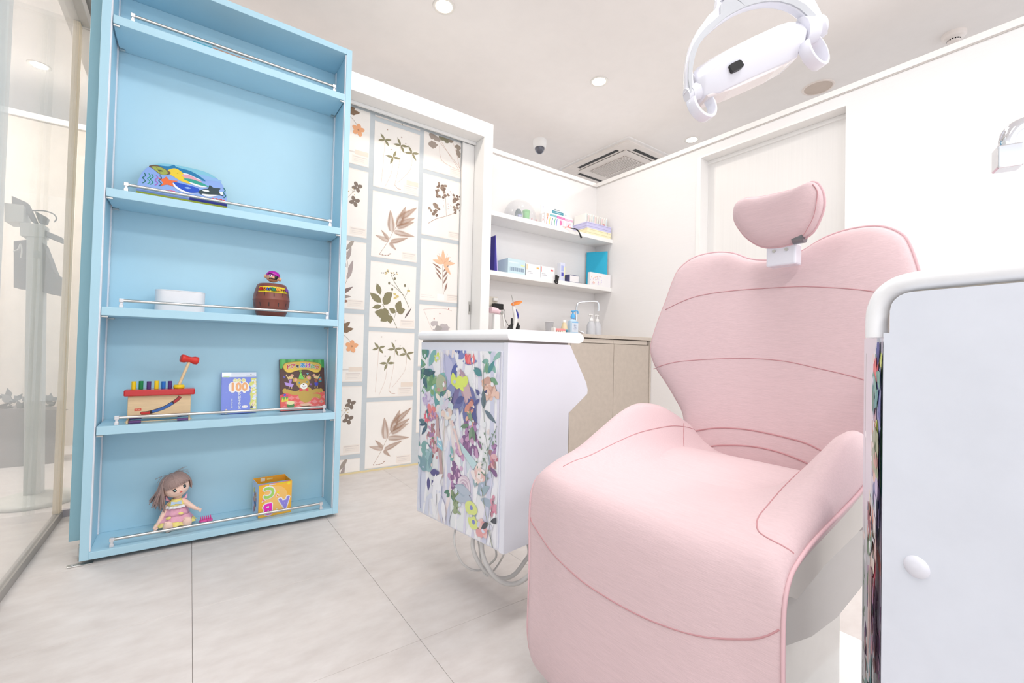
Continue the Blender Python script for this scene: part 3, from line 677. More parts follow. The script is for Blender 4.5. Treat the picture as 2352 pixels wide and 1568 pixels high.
def floral(w, h, seed, dens=1.0, grow=1.0):
    R = random.Random(seed); A = Art(w, h, (246, 246, 251), eps=.00008)
    U = lambda a, b: R.uniform(a, b)
    L1 = [(230, 232, 246), (250, 249, 252), (222, 226, 244), (246, 242, 246), (216, 230, 238), (252, 252, 254), (238, 242, 244)]
    for k in range(60): A.blob(U(0, 1), U(0, 1), .03*U(.6, 1.6), .10*U(.5, 1.5), R.choice(L1), 12, .3, U(-.4, .4), R)
    for k in range(16):   # drapes: pale ribbons
        x = U(0, 1); A.line([(x, 1.0), (x+U(-.08, .08), .66), (x+U(-.1, .1), .33), (x+U(-.1, .1), 0)], U(.006, .02), R.choice([(224, 222, 240), (252, 251, 253), (208, 212, 234), (244, 230, 228), (250, 250, 252)]))
    def petals(x, y, n, r, l, cols, yc=1.0):
        for k in range(n):
            a = U(0, 2*PI); rr = r*U(.1, 1)
            A.blob(x+rr*math.cos(a)/w, y+rr*math.sin(a)/h*yc, l*U(.6, 1.1), l*U(.4, .8), R.choice(cols), 6, .2, U(0, 3), R)
    def leaves(x, y, n, r, l, cols, a0=0, a1=6.28):
        for k in range(n):
            a = U(a0, a1); A.leaf(x+r*U(0, 1)*math.cos(a)/w, y+r*U(0, 1)*math.sin(a)/h, l*U(.6, 1.2), l*.42*U(.7, 1.1), a, R.choice(cols), 5)
    TEAL = [(92, 160, 160), (66, 136, 138), (120, 182, 178), (70, 118, 126), (108, 160, 120), (84, 140, 110)]
    NAVY = [(74, 78, 138), (98, 102, 160), (60, 60, 108), (112, 100, 150), (128, 138, 186)]
    PURP = [(170, 120, 170), (200, 150, 190), (140, 92, 140), (214, 170, 204), (120, 84, 130)]
    ROSE = [(214, 150, 158), (230, 180, 184), (186, 110, 124), (160, 120, 120)]
    PEAC = [(238, 196, 176), (228, 176, 154), (246, 216, 200), (206, 158, 140)]
    # main motifs, laid out after the photograph (x 0 left .. 1 right, y 1 top)
    leaves(.10, .90, 9, .03, .07, TEAL); leaves(.26, .86, 14, .045, .085, TEAL, 3.6, 6.0); petals(.20, .80, 10, .035, .016, [(120, 168, 108), (96, 150, 96), (150, 186, 130)])
    leaves(.04, .84, 6, .02, .05, [(48, 84, 96), (60, 100, 110)]); petals(.23, .96, 6, .014, .010, [(222, 238, 110), (236, 244, 150)])
    for x, y, an, l in ((.40, .98, 5.0, .14), (.47, .97, 4.5, .12), (.34, .98, 5.2, .12)): A.leaf(x, y, l, .05, an, R.choice([(168, 172, 214), (190, 192, 226), (150, 156, 204)]), 6)
    leaves(.52, .94, 6, .03, .06, [(70, 84, 160), (112, 124, 190)]); leaves(.60, .84, 12, .03, .09, NAVY, 3.4, 5.8)
    A.leaf(.55, .90, .15, .045, 5.15, (176, 140, 160), 7); A.leaf(.57, .87, .13, .035, 5.2, (206, 172, 178), 7); leaves(.66, .76, 7, .03, .07, NAVY, 3.6, 5.6)
    for k in range(11): A.leaf(.66+U(-.05, .05), .925, .034, .013, U(.8, 2.4), R.choice([(240, 90, 96), (248, 120, 118), (226, 70, 84)]), 4)
    for x, y in ((.47, .83), (.52, .82), (.57, .81), (.62, .83)): A.blob(x, y, .016, .020, (222, 238, 96), 7, .35, 0, R)
    leaves(.90, .95, 6, .02, .05, [(140, 190, 176), (120, 176, 162)]); leaves(.86, .86, 6, .022, .045, TEAL)
    petals(.90, .80, 30, .036, .015, PEAC); leaves(.80, .75, 3, .01, .03, NAVY)
    A.blob(.31, .80, .030, .028, (176, 186, 150), 10, .2, 0, R); petals(.31, .79, 12, .022, .010, [(226, 176, 160), (200, 150, 140), (170, 186, 150)])
    petals(.12, .70, 18, .03, .014, [(206, 190, 226), (190, 168, 214), (230, 218, 238)]); petals(.20, .63, 14, .026, .013, [(240, 130, 130), (250, 160, 150), (236, 196, 190)])
    for k in range(9): A.leaf(.12, .59, .022, .009, k*.7, (242, 96, 118), 4)
    petals(.36, .68, 20, .04, .018, [(236, 226, 226), (222, 214, 230), (208, 226, 230), (246, 236, 222)]); petals(.42, .62, 14, .03, .014, [(246, 230, 214), (238, 210, 196), (226, 232, 240)])
    petals(.70, .66, 16, .020, .012, [(216, 140, 120), (150, 84, 92), (236, 176, 150)], 1.8); leaves(.84, .69, 2, .004, .05, [(92, 112, 124)])
    petals(.70, .52, 46, .048, .013, PURP); petals(.60, .46, 14, .03, .012, PURP); leaves(.72, .60, 6, .02, .04, [(96, 130, 100), (120, 150, 120)])
    petals(.20, .50, 44, .034, .010, ROSE+PURP[:2], 2.0); petals(.24, .42, 18, .025, .010, ROSE+[(96, 140, 110)], 1.5); leaves(.12, .55, 5, .02, .04, [(60, 84, 110), (76, 110, 120)])
    A.line([(.27, .6), (.29, .5), (.33, .36), (.36, .26)], .014, (196, 160, 158)); A.poly([(.27, .49), (.34, .47), (.36, .41), (.28, .43)], (150, 206, 224)); A.line([(.29, .45), (.34, .435)], .004, (240, 246, 250))
    A.poly([(.55, .50), (.78, .40), (.74, .36), (.56, .46)], (190, 222, 226)); A.line([(.47, .60), (.55, .49), (.60, .42)], .010, (238, 206, 200))
    petals(.53, .30, 36, .036, .012, PURP+[(230, 190, 220)], 1.3); leaves(.5, .40, 3, .01, .035, TEAL)
    for r, c in ((.031, (222, 200, 214)), (.026, (238, 224, 232)), (.021, (206, 180, 198)), (.017, (236, 220, 230)), (.012, (190, 164, 186)), (.007, (226, 206, 220))): A.blob(.635, .25, r, r*1.15, c, 9, .08, R.uniform(0, 1), R)
    leaves(.47, .20, 4, .014, .035, [(70, 120, 96)]); petals(.55, .15, 22, .03, .011, [(128, 150, 104), (150, 168, 124), (104, 128, 88)], 1.4)
    petals(.15, .33, 14, .03, .022, [(150, 192, 196), (176, 206, 212), (128, 176, 176)], 1.6); leaves(.16, .26, 8, .03, .06, [(76, 72, 130), (98, 94, 150), (120, 160, 170)])
    for k in range(10): A.leaf(.30+U(-.05, .08), .20+U(-.08, .08), .075, .022, U(3.6, 5.6), R.choice([(250, 250, 253), (236, 236, 246), (216, 218, 236)]), 5)
    leaves(.76, .22, 10, .03, .07, [(160, 178, 196), (178, 192, 208), (150, 176, 186)]); petals(.82, .34, 14, .03, .016, [(244, 212, 202), (236, 190, 184), (250, 236, 232)])
    for x, y, rx in ((.73, .15, .024), (.76, .08, .022)): A.blob(x, y, rx, rx*.9, (224, 236, 130), 9, .25, 0, R); A.dot(x, y+.005, .007, (120, 130, 200), 10)
    petals(.86, .08, 14, .03, .014, [(244, 196, 190), (232, 160, 160), (214, 214, 232)]); petals(.96, .44, 22, .016, .012, PURP+ROSE, 2.6); petals(.97, .20, 10, .012, .010, [(214, 110, 140), (226, 150, 170)], 2.4)
    leaves(.03, .40, 3, .01, .06, [(120, 170, 166)]); leaves(.93, .12, 2, .005, .05, [(60, 64, 72)])
    for P, c in (([(.82, .98), (.84, .8), (.86, .6), (.95, .35)], (92, 110, 90)), ([(.99, .62), (.9, .48), (.88, .3)], (110, 130, 104)), ([(.84, .28), (.9, .14), (.97, 0)], (130, 140, 84)), ([(.97, .25), (.94, .10), (.98, .0)], (80, 84, 90)),
                 ([(.0, .9), (.02, .6), (.01, .4)], (80, 110, 150)), ([(.05, .32), (.05, .12), (.06, .02)], (70, 80, 160)), ([(.34, .98), (.38, .8), (.42, .7)], (180, 182, 210)), ([(.5, .1), (.47, .05), (.46, 0)], (96, 104, 110)), ([(.38, .6), (.36, .4), (.38, .2)], (176, 184, 160))):
        A.line(P, .0016, c)
    for k in range(26):
        x, y = U(.78, .98), U(.3, .6); A.leaf(x, y, U(.008, .016), .005, U(0, 6), (110, 136, 112), 3)
    for k in range(int(60*dens)): A.blob(U(0, 1), U(0, 1), U(.003, .008), U(.003, .008), R.choice(L1+[(196, 206, 230), (240, 220, 214)]), 6, .3, 0, R)
    for i, (p, f, c, l) in enumerate(A.sh):
        k = .17; A.sh[i] = (p, f, tuple(int(v*(1-k)+w_*k) for v, w_ in zip(c, (238, 238, 248))), l)
    return A
pz0, pz1 = FZ0+.008, .765
A = floral(FW-.035, pz1-pz0, 5)
MB().box((-.004, .022, pz0), (.002, FW-.004, pz1)).build('front_panel', CABW, fc, .001)
A.base = .0044
A.build('floral_print', lambda x, y, l: (-l, FW-.008-x, pz0+y), fc)
MB().box((-.003, .0, FZ0), (.001, .018, .79)).build('edge_strip', CABW, fc, .001)
# hoses hang in loops from under the cabinet
def hose(P, r, lab, Y):
    Q = [at(x, y, Y=yy) for x, y, yy in P]; q = at(P[0][0], P[0][1], Z=.2192); Q[0] = Vector((q.x+.010, q.y+.008, .2198))
    e = Q[-1]; Q.append(Vector((e.x+r*6-.03, max(e.y, 1.02)+r*4, .2198)))
    o = MB().tube(crom(Q, 7), r, 10).build('supply_hose', HOSE)
    tag(o, lab, 'hose', 'grey hoses under the floral cabinet')
hose([(1044, 1212, 1.20), (1043, 1236, 1.20), (1048, 1265, 1.19), (1062, 1293, 1.18), (1085, 1308, 1.17), (1108, 1308, 1.16), (1125, 1295, 1.13), (1140, 1274, 1.10)], .0032, 'thin grey hose hanging furthest left under the floral cabinet', 1.2)
hose([(1084, 1236, 1.12), (1086, 1256, 1.12), (1096, 1285, 1.11), (1118, 1313, 1.09), (1150, 1328, 1.07), (1180, 1320, 1.05), (1206, 1288, 1.03), (1216, 1268, 1.02)], .0062, 'thick grey hose looping under the cabinet, left one of two', 1.1)
hose([(1104, 1246, 1.09), (1108, 1268, 1.08), (1122, 1305, 1.06), (1148, 1333, 1.04), (1178, 1341, 1.02), (1205, 1330, 1.0), (1224, 1308, .99), (1238, 1280, .98)], .0066, 'thick grey hose with the lowest loop, passing behind the pink chair', 1.05)
hose([(1160, 1262, 1.02), (1156, 1275, 1.04), (1148, 1290, 1.125), (1134, 1310, 1.12), (1118, 1322, 1.12), (1106, 1300, 1.15), (1100, 1252, 1.17)], .0028, 'thin grey hose behind the two thick loops', 1.1)

# ================================================================== NEAR WHITE UNIT AT THE RIGHT EDGE
P0 = Vector((.66, .162, 0)); fd = Vector((-.189, -.982, 0)).normalized(); sd_ = Vector((.926, .377, 0)).normalized(); nb = Vector((-.982, .189, 0))
nu = thing('cuspidor_unit', 'tall white dental unit at the right edge with rounded rim', 'dental unit', (.86, .0, 0))
foot = [P0, P0+sd_*.165, P0+sd_*.165+Vector((.10, -.25, 0)), P0+fd*.42+Vector((.24, .0, 0)), P0+fd*.42]
MB().prism([(p.x, p.y) for p in foot], lambda a, b: (a, b, .10), lambda a, b: (a, b, .797)).build('body', CABW, nu, .003, world=True)
# big side panel with a rounded top corner
def pl(a, z, o=0): return P0+fd*a+nb*o+Vector((0, 0, z))
pc = [(0, .10), (.42, .10), (.42, .845), (.026, .845)]+[(.026-.020*math.sin(t), .825+.020*math.cos(t)) for t in (.3, .6, .9, 1.2, PI/2)]+[(.006, .800), (0, .800)]
MB().prism(pc, lambda a, b: pl(a-.0, b, .002), lambda a, b: pl(a-.0, b, .010)).build('side_panel', mat('pale_blue_white_panel', (226, 230, 240), .3, coat=.2), nu, .001, world=True)
A = floral(.050, .68, 11, .4); A.base = .0006
sn = Vector((sd_.y, -sd_.x, 0)); sn = -sn if sn.dot(Vector((-1, .5, 0))) < 0 else sn
A.build('floral_print', lambda x, y, l: P0+sd_*(.004+x)+sn*l+Vector((0, 0, .11+y)), nu, world=True)
MB().prism([(0.054, .10), (.166, .10), (.166, .799), (.054, .799)], lambda a, b: P0+sd_*a+Vector((0, 0, b)), lambda a, b: P0+sd_*a+sn*.003+Vector((0, 0, b))).build('edge_strip', CABW, nu, .0008, world=True)
def rp(a, z): return P0+fd*a-nb*.006+Vector((0, 0, z))
rim = [rp(-.0142, .795), rp(-.0142, .814), rp(-.0125, .830), rp(-.006, .845), rp(.006, .8545), rp(.022, .858), rp(.05, .859), rp(.11, .859), rp(.25, .859), rp(.42, .859)]
MB().tube(crom(rim, 6), .0112, 20).build('rounded_rim', mat('white_solid_surface'), nu, world=True)
ins = [P0-nb*.004-fd*-.012, P0+sd_*.155-nb*.0-fd*-.012, P0+sd_*.155+Vector((.10, -.25, 0)), P0+fd*.41+Vector((.24, .0, 0)), P0+fd*.41-nb*.004]
MB().prism([(p.x, p.y) for p in ins], lambda a, b: (a, b, .797), lambda a, b: (a, b, .850)).build('top_deck', mat('deck_gap_shade', (222, 212, 200), .4), nu, .004, world=True)  # beige paints the shade of the gap between rim and panel
bw = at(2345, 640, D=.685); 
MB().lathe([(.03, -.0445), (.035, -.03), (.07, -.01), (.098, .010), (.102, .016), (.099, .016), (.068, -.005), (0, -.03)], 40, c=(bw.x, bw.y, .895)).build('spittoon_bowl', mat('smoky_bowl', (205, 190, 188), .1, coat=.6), nu, world=True)
kc = pl(0, 0) ; kp = at(2105, 1302, X=None, Y=None, Z=None, D=.50)
# screw cap on the panel
d_ = ray(2105, 1302); t_ = ((P0+nb*.010)-Vector((0, 0, H0))).dot(nb)/d_.dot(nb); kp = Vector((0, 0, H0))+d_*t_
MB().lathe([(0, .0045), (.006, .004), (.010, .0025), (.0118, 0)], 28, c=kp, axis=nb).build('screw_cap', PLAST, nu, world=True)
# water filler
s0 = [at(2312, 345, D=.60), at(2314, 318, D=.60), at(2327, 298, D=.60), at(2352, 284, D=.60), at(2390, 277, D=.60), at(2460, 284, D=.60), at(2560, 310, D=.60), at(2600, 380, D=.60), at(2606, 460, D=.60)]
e_ = s0[-1].copy(); e_.z = .8505
tf = thing('cup_filler_tap', 'chrome swan-neck water tap with square nozzle at the right edge', 'tap', tuple(e_))
MB().tube(crom(s0+[e_], 6), .0085, 16).build('spout', CHROME, tf, world=True)
q0 = at(2314, 337, D=.60); q1 = at(2310, 392, D=.60)
nz = MB().box((-.0125, -.0125, -.031), (.0125, .0125, 0)).build('nozzle', CHROME, tf, .002, world=False)
nz.location = Vector(q0)-Vector(e_); nz.rotation_euler = (0, 0, .35)

# ================================================================== OPERATING LAMP
LD = .95; k_ = LD/FPX
e1 = (CA*.918+CB*.396).normalized(); e2 = (-CA*.396+CB*.918).normalized(); e3 = -CC
lc = at(1735, 150, D=LD)
Ml = Matrix((e1, e2, e3)).transposed()
lamp = thing('operating_lamp', 'white dental operating lamp with curved yoke and two loop handles', 'lamp', tuple(lc), rot=Ml.to_euler())
def LP(px, py, z=0):
    dx, dy = (px-1735)*k_, -(py-150)*k_
    v = CA*dx+CB*dy; return Vector((v.dot(e1), v.dot(e2), z))
def Z5(x, y, z=0): return LP(1540+x/5.2275, y/5.2275, z)
# lamp head lofted in stations along its length: (top, ridge, bottom) outlines
T_ = [Z5(278, 900), Z5(282, 860), Z5(330, 800), Z5(500, 690), Z5(700, 580), Z5(900, 480), Z5(1060, 400), Z5(1200, 335), Z5(1330, 278), Z5(1430, 248), Z5(1530, 248), Z5(1570, 290), Z5(1585, 330)]
R_ = [Z5(283, 1010), Z5(284, 1015), Z5(340, 985), Z5(500, 870), Z5(700, 765), Z5(900, 665), Z5(1060, 605), Z5(1200, 560), Z5(1330, 510), Z5(1430, 485), Z5(1530, 462), Z5(1575, 450), Z5(1590, 445)]
B_ = [Z5(285, 1060), Z5(295, 1120), Z5(380, 1188), Z5(560, 1155), Z5(740, 1070), Z5(930, 985), Z5(1090, 915), Z5(1240, 850), Z5(1370, 790), Z5(1470, 735), Z5(1530, 640), Z5(1580, 560), Z5(1592, 520)]
dp = [.2, .45, .75, .95, 1, 1, 1, 1, 1, .95, .75, .5, .25]
rg = []
for a, b, c, d in zip(T_, R_, B_, dp):
    a = a.copy(); b = b.copy(); c = c.copy()
    a.z = -.004*d; b.z = .038*d; c.z = .014*d; a2 = a.copy(); a2.z = -.07*d; c2 = c.copy(); c2.z = -.05*d; m1_ = (b+c)/2; m1_.z = .029*d
    t1 = (a+b)/2; t1.z = .020*d
    rg.append([a, t1, b, m1_, c, c2, a2])
MB().ring(rg).build('lamp_head', PLAST, lamp, .006)
lr = []
for (x, y), (x2, y2) in zip([(400, 1182), (620, 1090), (900, 985), (1200, 850), (1470, 700)], [(430, 1196), (700, 1112), (950, 1005), (1240, 872), (1488, 722)]):
    a = Z5(x, y, .014); b = Z5(x2, y2, .010); lr.append([a, b, b+Vector((0, 0, -.05)), a+Vector((0, 0, -.05))])
MB().ring(lr, smooth=False).build('lens_rim', mat('clear_lens_plastic', (240, 232, 232), .08, coat=1), lamp, .001)
sp = [Z5(x, y) for x, y in ((604, 912), (640, 885), (722, 847), (748, 852), (778, 902), (770, 922), (735, 946), (662, 978), (640, 972))]
MB().prism([(p.x, p.y) for p in sp], lambda a, b: (a, b, .027), lambda a, b: (a, b, .0365)).build('sensor_window', BLACK, lamp, .0008)
outer = [(170, 1120), (172, 1000), (176, 850), (190, 720), (215, 600), (258, 490), (310, 390), (375, 300), (450, 200), (530, 122), (545, 0), (600, -60), (720, -60), (1100, -95), (1400, -85), (1560, -60), (1690, 10), (1760, 120), (1800, 220), (1812, 330), (1800, 440)]
innr = [(300, 1170), (262, 1060), (246, 950), (243, 850), (250, 740), (280, 640), (330, 550), (400, 460), (480, 385), (560, 320), (660, 250), (780, 180), (900, 130), (1020, 98), (1150, 84), (1260, 90), (1380, 118), (1480, 172), (1570, 250), (1640, 335), (1690, 440)]
rg = []
for a, b in zip(crom([(x, y, 0) for x, y in outer], 3), crom([(x, y, 0) for x, y in innr], 3)):
    p = Z5(a.x, a.y); q = Z5(b.x, b.y); rg.append([p+Vector((0, 0, .008)), q+Vector((0, 0, .013)), q+Vector((0, 0, -.006)), p+Vector((0, 0, -.010))])
MB().ring(rg).build('yoke', PLAST, lamp, .003)
gi = [(205, 1155), (182, 1000), (186, 850), (205, 700), (248, 580), (320, 470), (400, 375), (500, 290), (560, 235), (560, 130), (600, 70), (720, 15), (750, 60), (860, 60), (1000, 30), (1150, 8), (1300, 10), (1450, 50), (1570, 120), (1680, 230), (1750, 380)]
gj = [(225, 1145), (222, 1000), (235, 850), (262, 720), (305, 600), (372, 500), (450, 415), (540, 335), (620, 270), (700, 220), (780, 178), (860, 140), (950, 110), (1040, 88), (1150, 75), (1270, 80), (1400, 115), (1500, 170), (1600, 260), (1660, 340), (1705, 392)]
n_ = len(gi)
pA = [Z5(x, y, .0155) for x, y in gi]; pB = [Z5(x, y, .0155) for x, y in gj]
m2 = MB(); m2.add(pA+pB, [(i, i+1, n_+i+1, n_+i) for i in range(n_-1)])
o = m2.build('yoke_inlay', PLASTG, lamp); mod = o.modifiers.new('t', 'SOLIDIFY'); mod.thickness = .004; mod.offset = -1
c0 = Z5(1700, 350, 0)
m3 = MB().cyl(Z5(1560, 400, .0), Z5(1720, 365, 0), .030, .026, 28).cyl(Z5(1720, 350, 0), Z5(1808, 325, 0), .020, .022, 28)
m3.build('pivot_collar', PLAST, lamp, .002)
MB().cyl(Z5(1770, 335, .0), Z5(1830, 320, 0.008), .021, .020, 28).build('pivot_knob', PLAST, lamp, .002)
MB().cyl(Z5(240, 1125, 0), Z5(330, 1090, 0), .016, .018, 24).cyl(Z5(190, 1150, 0), Z5(240, 1130, 0), .014, .015, 24).build('pivot_collar', PLAST, lamp, .002)
def hook(cx, cy, r, a0, a1, wd, th, tilt):
    m = MB(); R = []
    ax = Matrix.Rotation(tilt, 3, 'Y')
    for k in range(33):
        a = a0+(a1-a0)*k/32; cs, sn_ = math.cos(a), math.sin(a)
        sec = [Vector(((r-th)*cs, (r-th)*sn_, -wd)), Vector(((r-th)*cs, (r-th)*sn_, wd)), Vector((r*cs, r*sn_, wd*.9)), Vector((r*cs, r*sn_, -wd*.9))]
        R.append([ax @ p + Z5(cx, cy, .01) for p in sec])
    return m.ring(R).build('loop_handle', mat('frosted_handle_plastic', (232, 232, 242), .25, coat=.5), lamp, .0015)
hook(1682, 655, .0375, -3.75, 1.45, .0125, .006, .50)
hook(352, 1285, .0350, -3.6, .95, .0115, .006, .50)
MB().cyl(Z5(640, 60, -.0), Z5(600, -700, -.02), .016, .019, 24).build('support_arm', PLAST, lamp, .002)

# ================================================================== ALCOVE: cabinets, worktop, wall shelves
CT = .897
for i, (x0, x1, lab) in enumerate(((1.70, 2.14, 'taupe base cabinet at the left end of the washing counter'), (2.14, 2.59, 'taupe base cabinet in the middle of the washing counter'),
                                   (2.59, 3.033, 'taupe base cabinet against the right wall with exposed hinge'))):
    t = thing('base_cabinet', lab, 'cabinet', ((x0+x1)/2, 2.58, 0), group='taupe base cabinets')
    bx('carcass', (x0+.001, 2.285, .06), (x1-.001, 2.895, .868), TAUPE, t, .001, True)
    bx('plinth', (x0+.001, 2.33, 0), (x1-.001, 2.89, .06), TAUPE, t, 0, True)
    xe = x1-.02 if i == 2 else x1
    bx('door', (x0+.002, 2.262, .065), (xe-.002, 2.284, .832), TAUPE, t, .001, True)
    bx('fascia', (x0+.001, 2.266, .836), (x1-.045 if i == 2 else x1, 2.284, .866), TAUPE_L, t, .001, True)
    if i == 2:
        bx('end_stile', (x1-.018, 2.255, .06), (x1, 2.284, .868), TAUPE_L, t, .001, True)
        bx('hinge', (x1-.045, 2.272, .838), (x1-.019, 2.284, .864), STEEL, t, .001, True)
wt = MB().box((1.69, 2.25, .872), (3.034, 2.899, CT)).build('worktop', TAUPE_L, bevel=.002); tag(wt, 'long taupe laminate worktop over the base cabinets', 'worktop')
SH1, SH2 = 1.780, 1.346
for z, lab in ((SH1, 'upper white wall shelf holding the clear dome and boxes'), (SH2, 'lower white wall shelf holding the blue box and folders')):
    o = MB().box((1.68, 2.69, z-.034), (3.034, 2.899, z)).build('wall_shelf', WHITE, bevel=.0015); tag(o, lab, 'shelf', 'white wall shelves')
def sbox(name, lab, cat, a, b, rgb, mtl=None, group=None, art=None, side=None, bevel=.0015, rz=0):
    """cardboard box: body + printed front panel; a, b corners in world"""
    cx_, cy_ = (a[0]+b[0])/2, (a[1]+b[1])/2
    t = thing(name, lab, cat, (cx_, cy_, a[2]), rz, group)
    A_ = (a[0]-cx_, a[1]-cy_, 0); B_2 = (b[0]-cx_, b[1]-cy_, b[2]-a[2])
    MB().box(A_, B_2).build('carton', mtl or mat('card_%d_%d_%d' % rgb, rgb, .5), t, bevel)
    if art:
        A = Art(b[0]-a[0], b[2]-a[2], base=.0004); art(A)
        A.build('front_print', lambda x, y, l: (A_[0]+x, A_[1]-l, y), t)
    return t
# --- upper shelf
t = thing('clear_dome', 'clear plastic dome over small bottles on the upper wall shelf', 'dome', (2.075, 2.795, SH1))
CLEAR = mat('clear_plastic', (214, 216, 224), .08, alpha=.30, var=.003, coat=.5)
MB().lathe([(.148, 0), (.147, .03), (.138, .075), (.118, .118), (.085, .150), (.045, .168), (.001, .172)], 36, sy=.68).build('shell', CLEAR, t)
MB().lathe([(.150, 0), (.150, .004), (.146, .004)], 36, sy=.68).build('rim', PLAST, t)
t = thing('small_bottle', 'dark bottle with blue label and pale tip inside the clear dome', 'bottle', (2.045, 2.78, SH1+.0045))
MB().lathe([(.030, 0), (.032, .01), (.032, .05), (.024, .075), (.012, .088), (.010, .09)], 20, sy=.7).build('body', mat('dark_green_bottle', (84, 106, 108), .3), t)
MB().lathe([(.011, .088), (.008, .10), (.003, .118), (0, .119)], 16).build('cap', WHITE, t)
A = Art(.04, .035, (108, 120, 190)); A.rect(.3, .3, .95, .8, (225, 228, 240)); A.rect(.4, .5, .9, .6, (90, 100, 120)); A.build('label', lambda x, y, l: ((x-.02), -.0235-l, .008+y), t)
t = thing('green_cup', 'bright green plastic cup inside the clear dome', 'cup', (2.115, 2.77, SH1+.004))
MB().lathe([(.024, 0), (.029, .08), (.027, .09), (.022, .09), (.020, .01), (0, .01)], 24).build('body', mat('bright_green', (142, 220, 138), .3), t)
MB().lathe([(.030, .072), (.031, .084), (.029, .086)], 24).build('collar', mat('bright_green_dark', (122, 205, 120), .3), t)
t = thing('crab_figure', 'tiny pink crab figure at the right inside the dome', 'figure', (2.185, 2.76, SH1+.002))
MB().lathe([(0, 0), (.014, .004), (.017, .012), (.012, .020), (0, .023)], 16).build('body', mat('crab_pink', (244, 110, 130), .4), t)
for s in (-1, 1): MB().tube([(s*.012, 0, .014), (s*.022, 0, .024), (s*.020, 0, .036)], [.003, .003, .005], 8).build('claw', mat('crab_pink'), t)
def art_tb(A):
    A.rect(0, 0, 1, 1, (250, 246, 248)); A.rect(.16, .78, .42, .95, (130, 190, 200)); A.rect(.42, .74, .70, .92, (238, 110, 180)); A.rect(.70, .70, 1, .88, (246, 176, 206))
    A.rect(.05, .7, .12, .95, (236, 186, 160))
    for x, c in ((.06, (244, 120, 80)), (.15, (250, 210, 90)), (.24, (90, 110, 150)), (.33, (90, 190, 150)), (.40, (110, 130, 220))): A.line([(x, .08), (x+.01, .4), (x+.03, .68)], .007, c)
    A.rect(.5, .2, .68, .66, (250, 220, 234)); A.rect(.74, .15, .95, .62, (250, 224, 236)); A.blob(.56, .42, .012, .018, (240, 130, 180)); A.leaf(.84, .25, .03, .01, 1.2, (240, 110, 130))
    A.line([(.46, .83), (.66, .81)], .002, (255, 230, 244)); A.line([(.74, .79), (.95, .77)], .002, (255, 255, 255))
t = sbox('toothbrush_display', 'white carton display of coloured toothbrushes on the upper wall shelf', 'box', (2.262, 2.715, SH1), (2.565, 2.785, SH1+.10), (248, 244, 246), art=art_tb)
A = Art(.285, .17, (250, 247, 248), base=.0052); A.rect(.42, .76, .86, .90, (78, 150, 170)); A.line([(.50,.955),(.54,.975),(.60,.95),(.66,.965),(.70,.945)], .006, (110, 130, 140)); A.line([(.46, .83), (.82, .83)], .004, (200, 226, 232)); A.line([(.05,.95),(.09,.97),(.08,.90),(.05,.88)], .004, (190, 190, 215)); A.rect(.9, .8, .98, .84, (190, 206, 206))
MB().box((-.145, .028, .0), (.145, .034, .175)).build('back_card', mat('card_white', (250, 247, 248), .5), t); A.build('card_print', lambda x, y, l: (-.142+x, .033-l, .003+y), t)
t = thing('small_card', 'small white card with a pink drawing beside the clear dome', 'card', (2.247, 2.72, SH1))
MB().box((-.012, 0, 0), (.012, .004, .08)).build('card', mat('card_white'), t); A = Art(.02, .07, base=.0004); A.blob(.5, .5, .006, .015, (244, 150, 150)); A.dot(.5, .8, .004, (240, 110, 100)); A.build('print', lambda x, y, l: (-.01+x, -l, .005+y), t)
t = thing('handled_brush', 'orange tipped brush with black curved handle overhanging the upper shelf', 'brush', (2.54, 2.68, SH1))
MB().tube([(-.11, .01, .004), (-.06, .0, .010), (-.03, -.005, .006)], .0028, 8).build('orange_stem', mat('orange_plastic', (240, 130, 110), .4), t)
MB().tube([(-.075, .02, .004), (-.05, .01, .02), (-.035, .0, .035)], .002, 8).build('prong', mat('orange_plastic'), t)
MB().tube(crom([(-.035, -.004, .006), (-.01, -.012, .004), (.02, -.018, .002), (.045, -.022, -.018), (.065, -.024, -.05), (.072, -.024, -.062)], 4), [.003]*5+[.0055]*10+[.008]*6, 10).build('handle', BLACK, t)
cols = [((206, 204, 240), 'pale purple flat box, topmost of the stack on the upper shelf', .0), ((206, 204, 240), 'pale purple flat box just under the topmost one', .0), ((248, 240, 204), 'cream flat box under the two purple ones', .004), ((248, 240, 204), 'cream flat box at the bottom of the stack', .0)]
zz = SH1
for k in range(3, -1, -1):
    c, lab, dx = cols[k]
    t = thing('flat_box', lab, 'box', (2.865+dx, 2.785, zz), 0, 'flat boxes stacked on the upper wall shelf')
    MB().box((-.15, -.09, 0), (.15, .09, .017)).build('tray', mat('card_%d' % c[2], c, .5), t, .001); MB().box((-.152, -.092, .017), (.152, .092, .0265)).build('lid', mat('card_%d' % c[2]), t, .001)
    MB().cyl((.10, -.0925, .016), (.10, -.0905, .016), .004).build('snap', STEEL, t)
    zz += .0268
for k in range(10):
    x = 2.735+k*.028
    o = MB().box((-.009, -.07, 0), (.009, .07, .082)).box((-.004, -.0708, .012), (.004, -.07, .07), 1)
    o = o.build('booklet', [mat('booklet_white', (246, 244, 240), .5), mat('booklet_spine_%d' % (k % 3), [(206, 222, 226), (238, 206, 206), (222, 224, 216)][k % 3], .5)], bevel=.001)
    o.location = (x, 2.80, zz+.0012); o.rotation_euler = (0, .10, 0); tag(o, 'thin white booklet on the purple boxes, '+['leftmost of the row','second from the left','third from the left','fourth from the left','fifth from the left','fifth from the right','fourth from the right','third from the right','second from the right','rightmost of the row'][k], 'booklet', 'white booklets on the purple boxes')
t = thing('red_clip', 'small red clip lying on the topmost purple box', 'clip', (2.93, 2.705, zz)); 
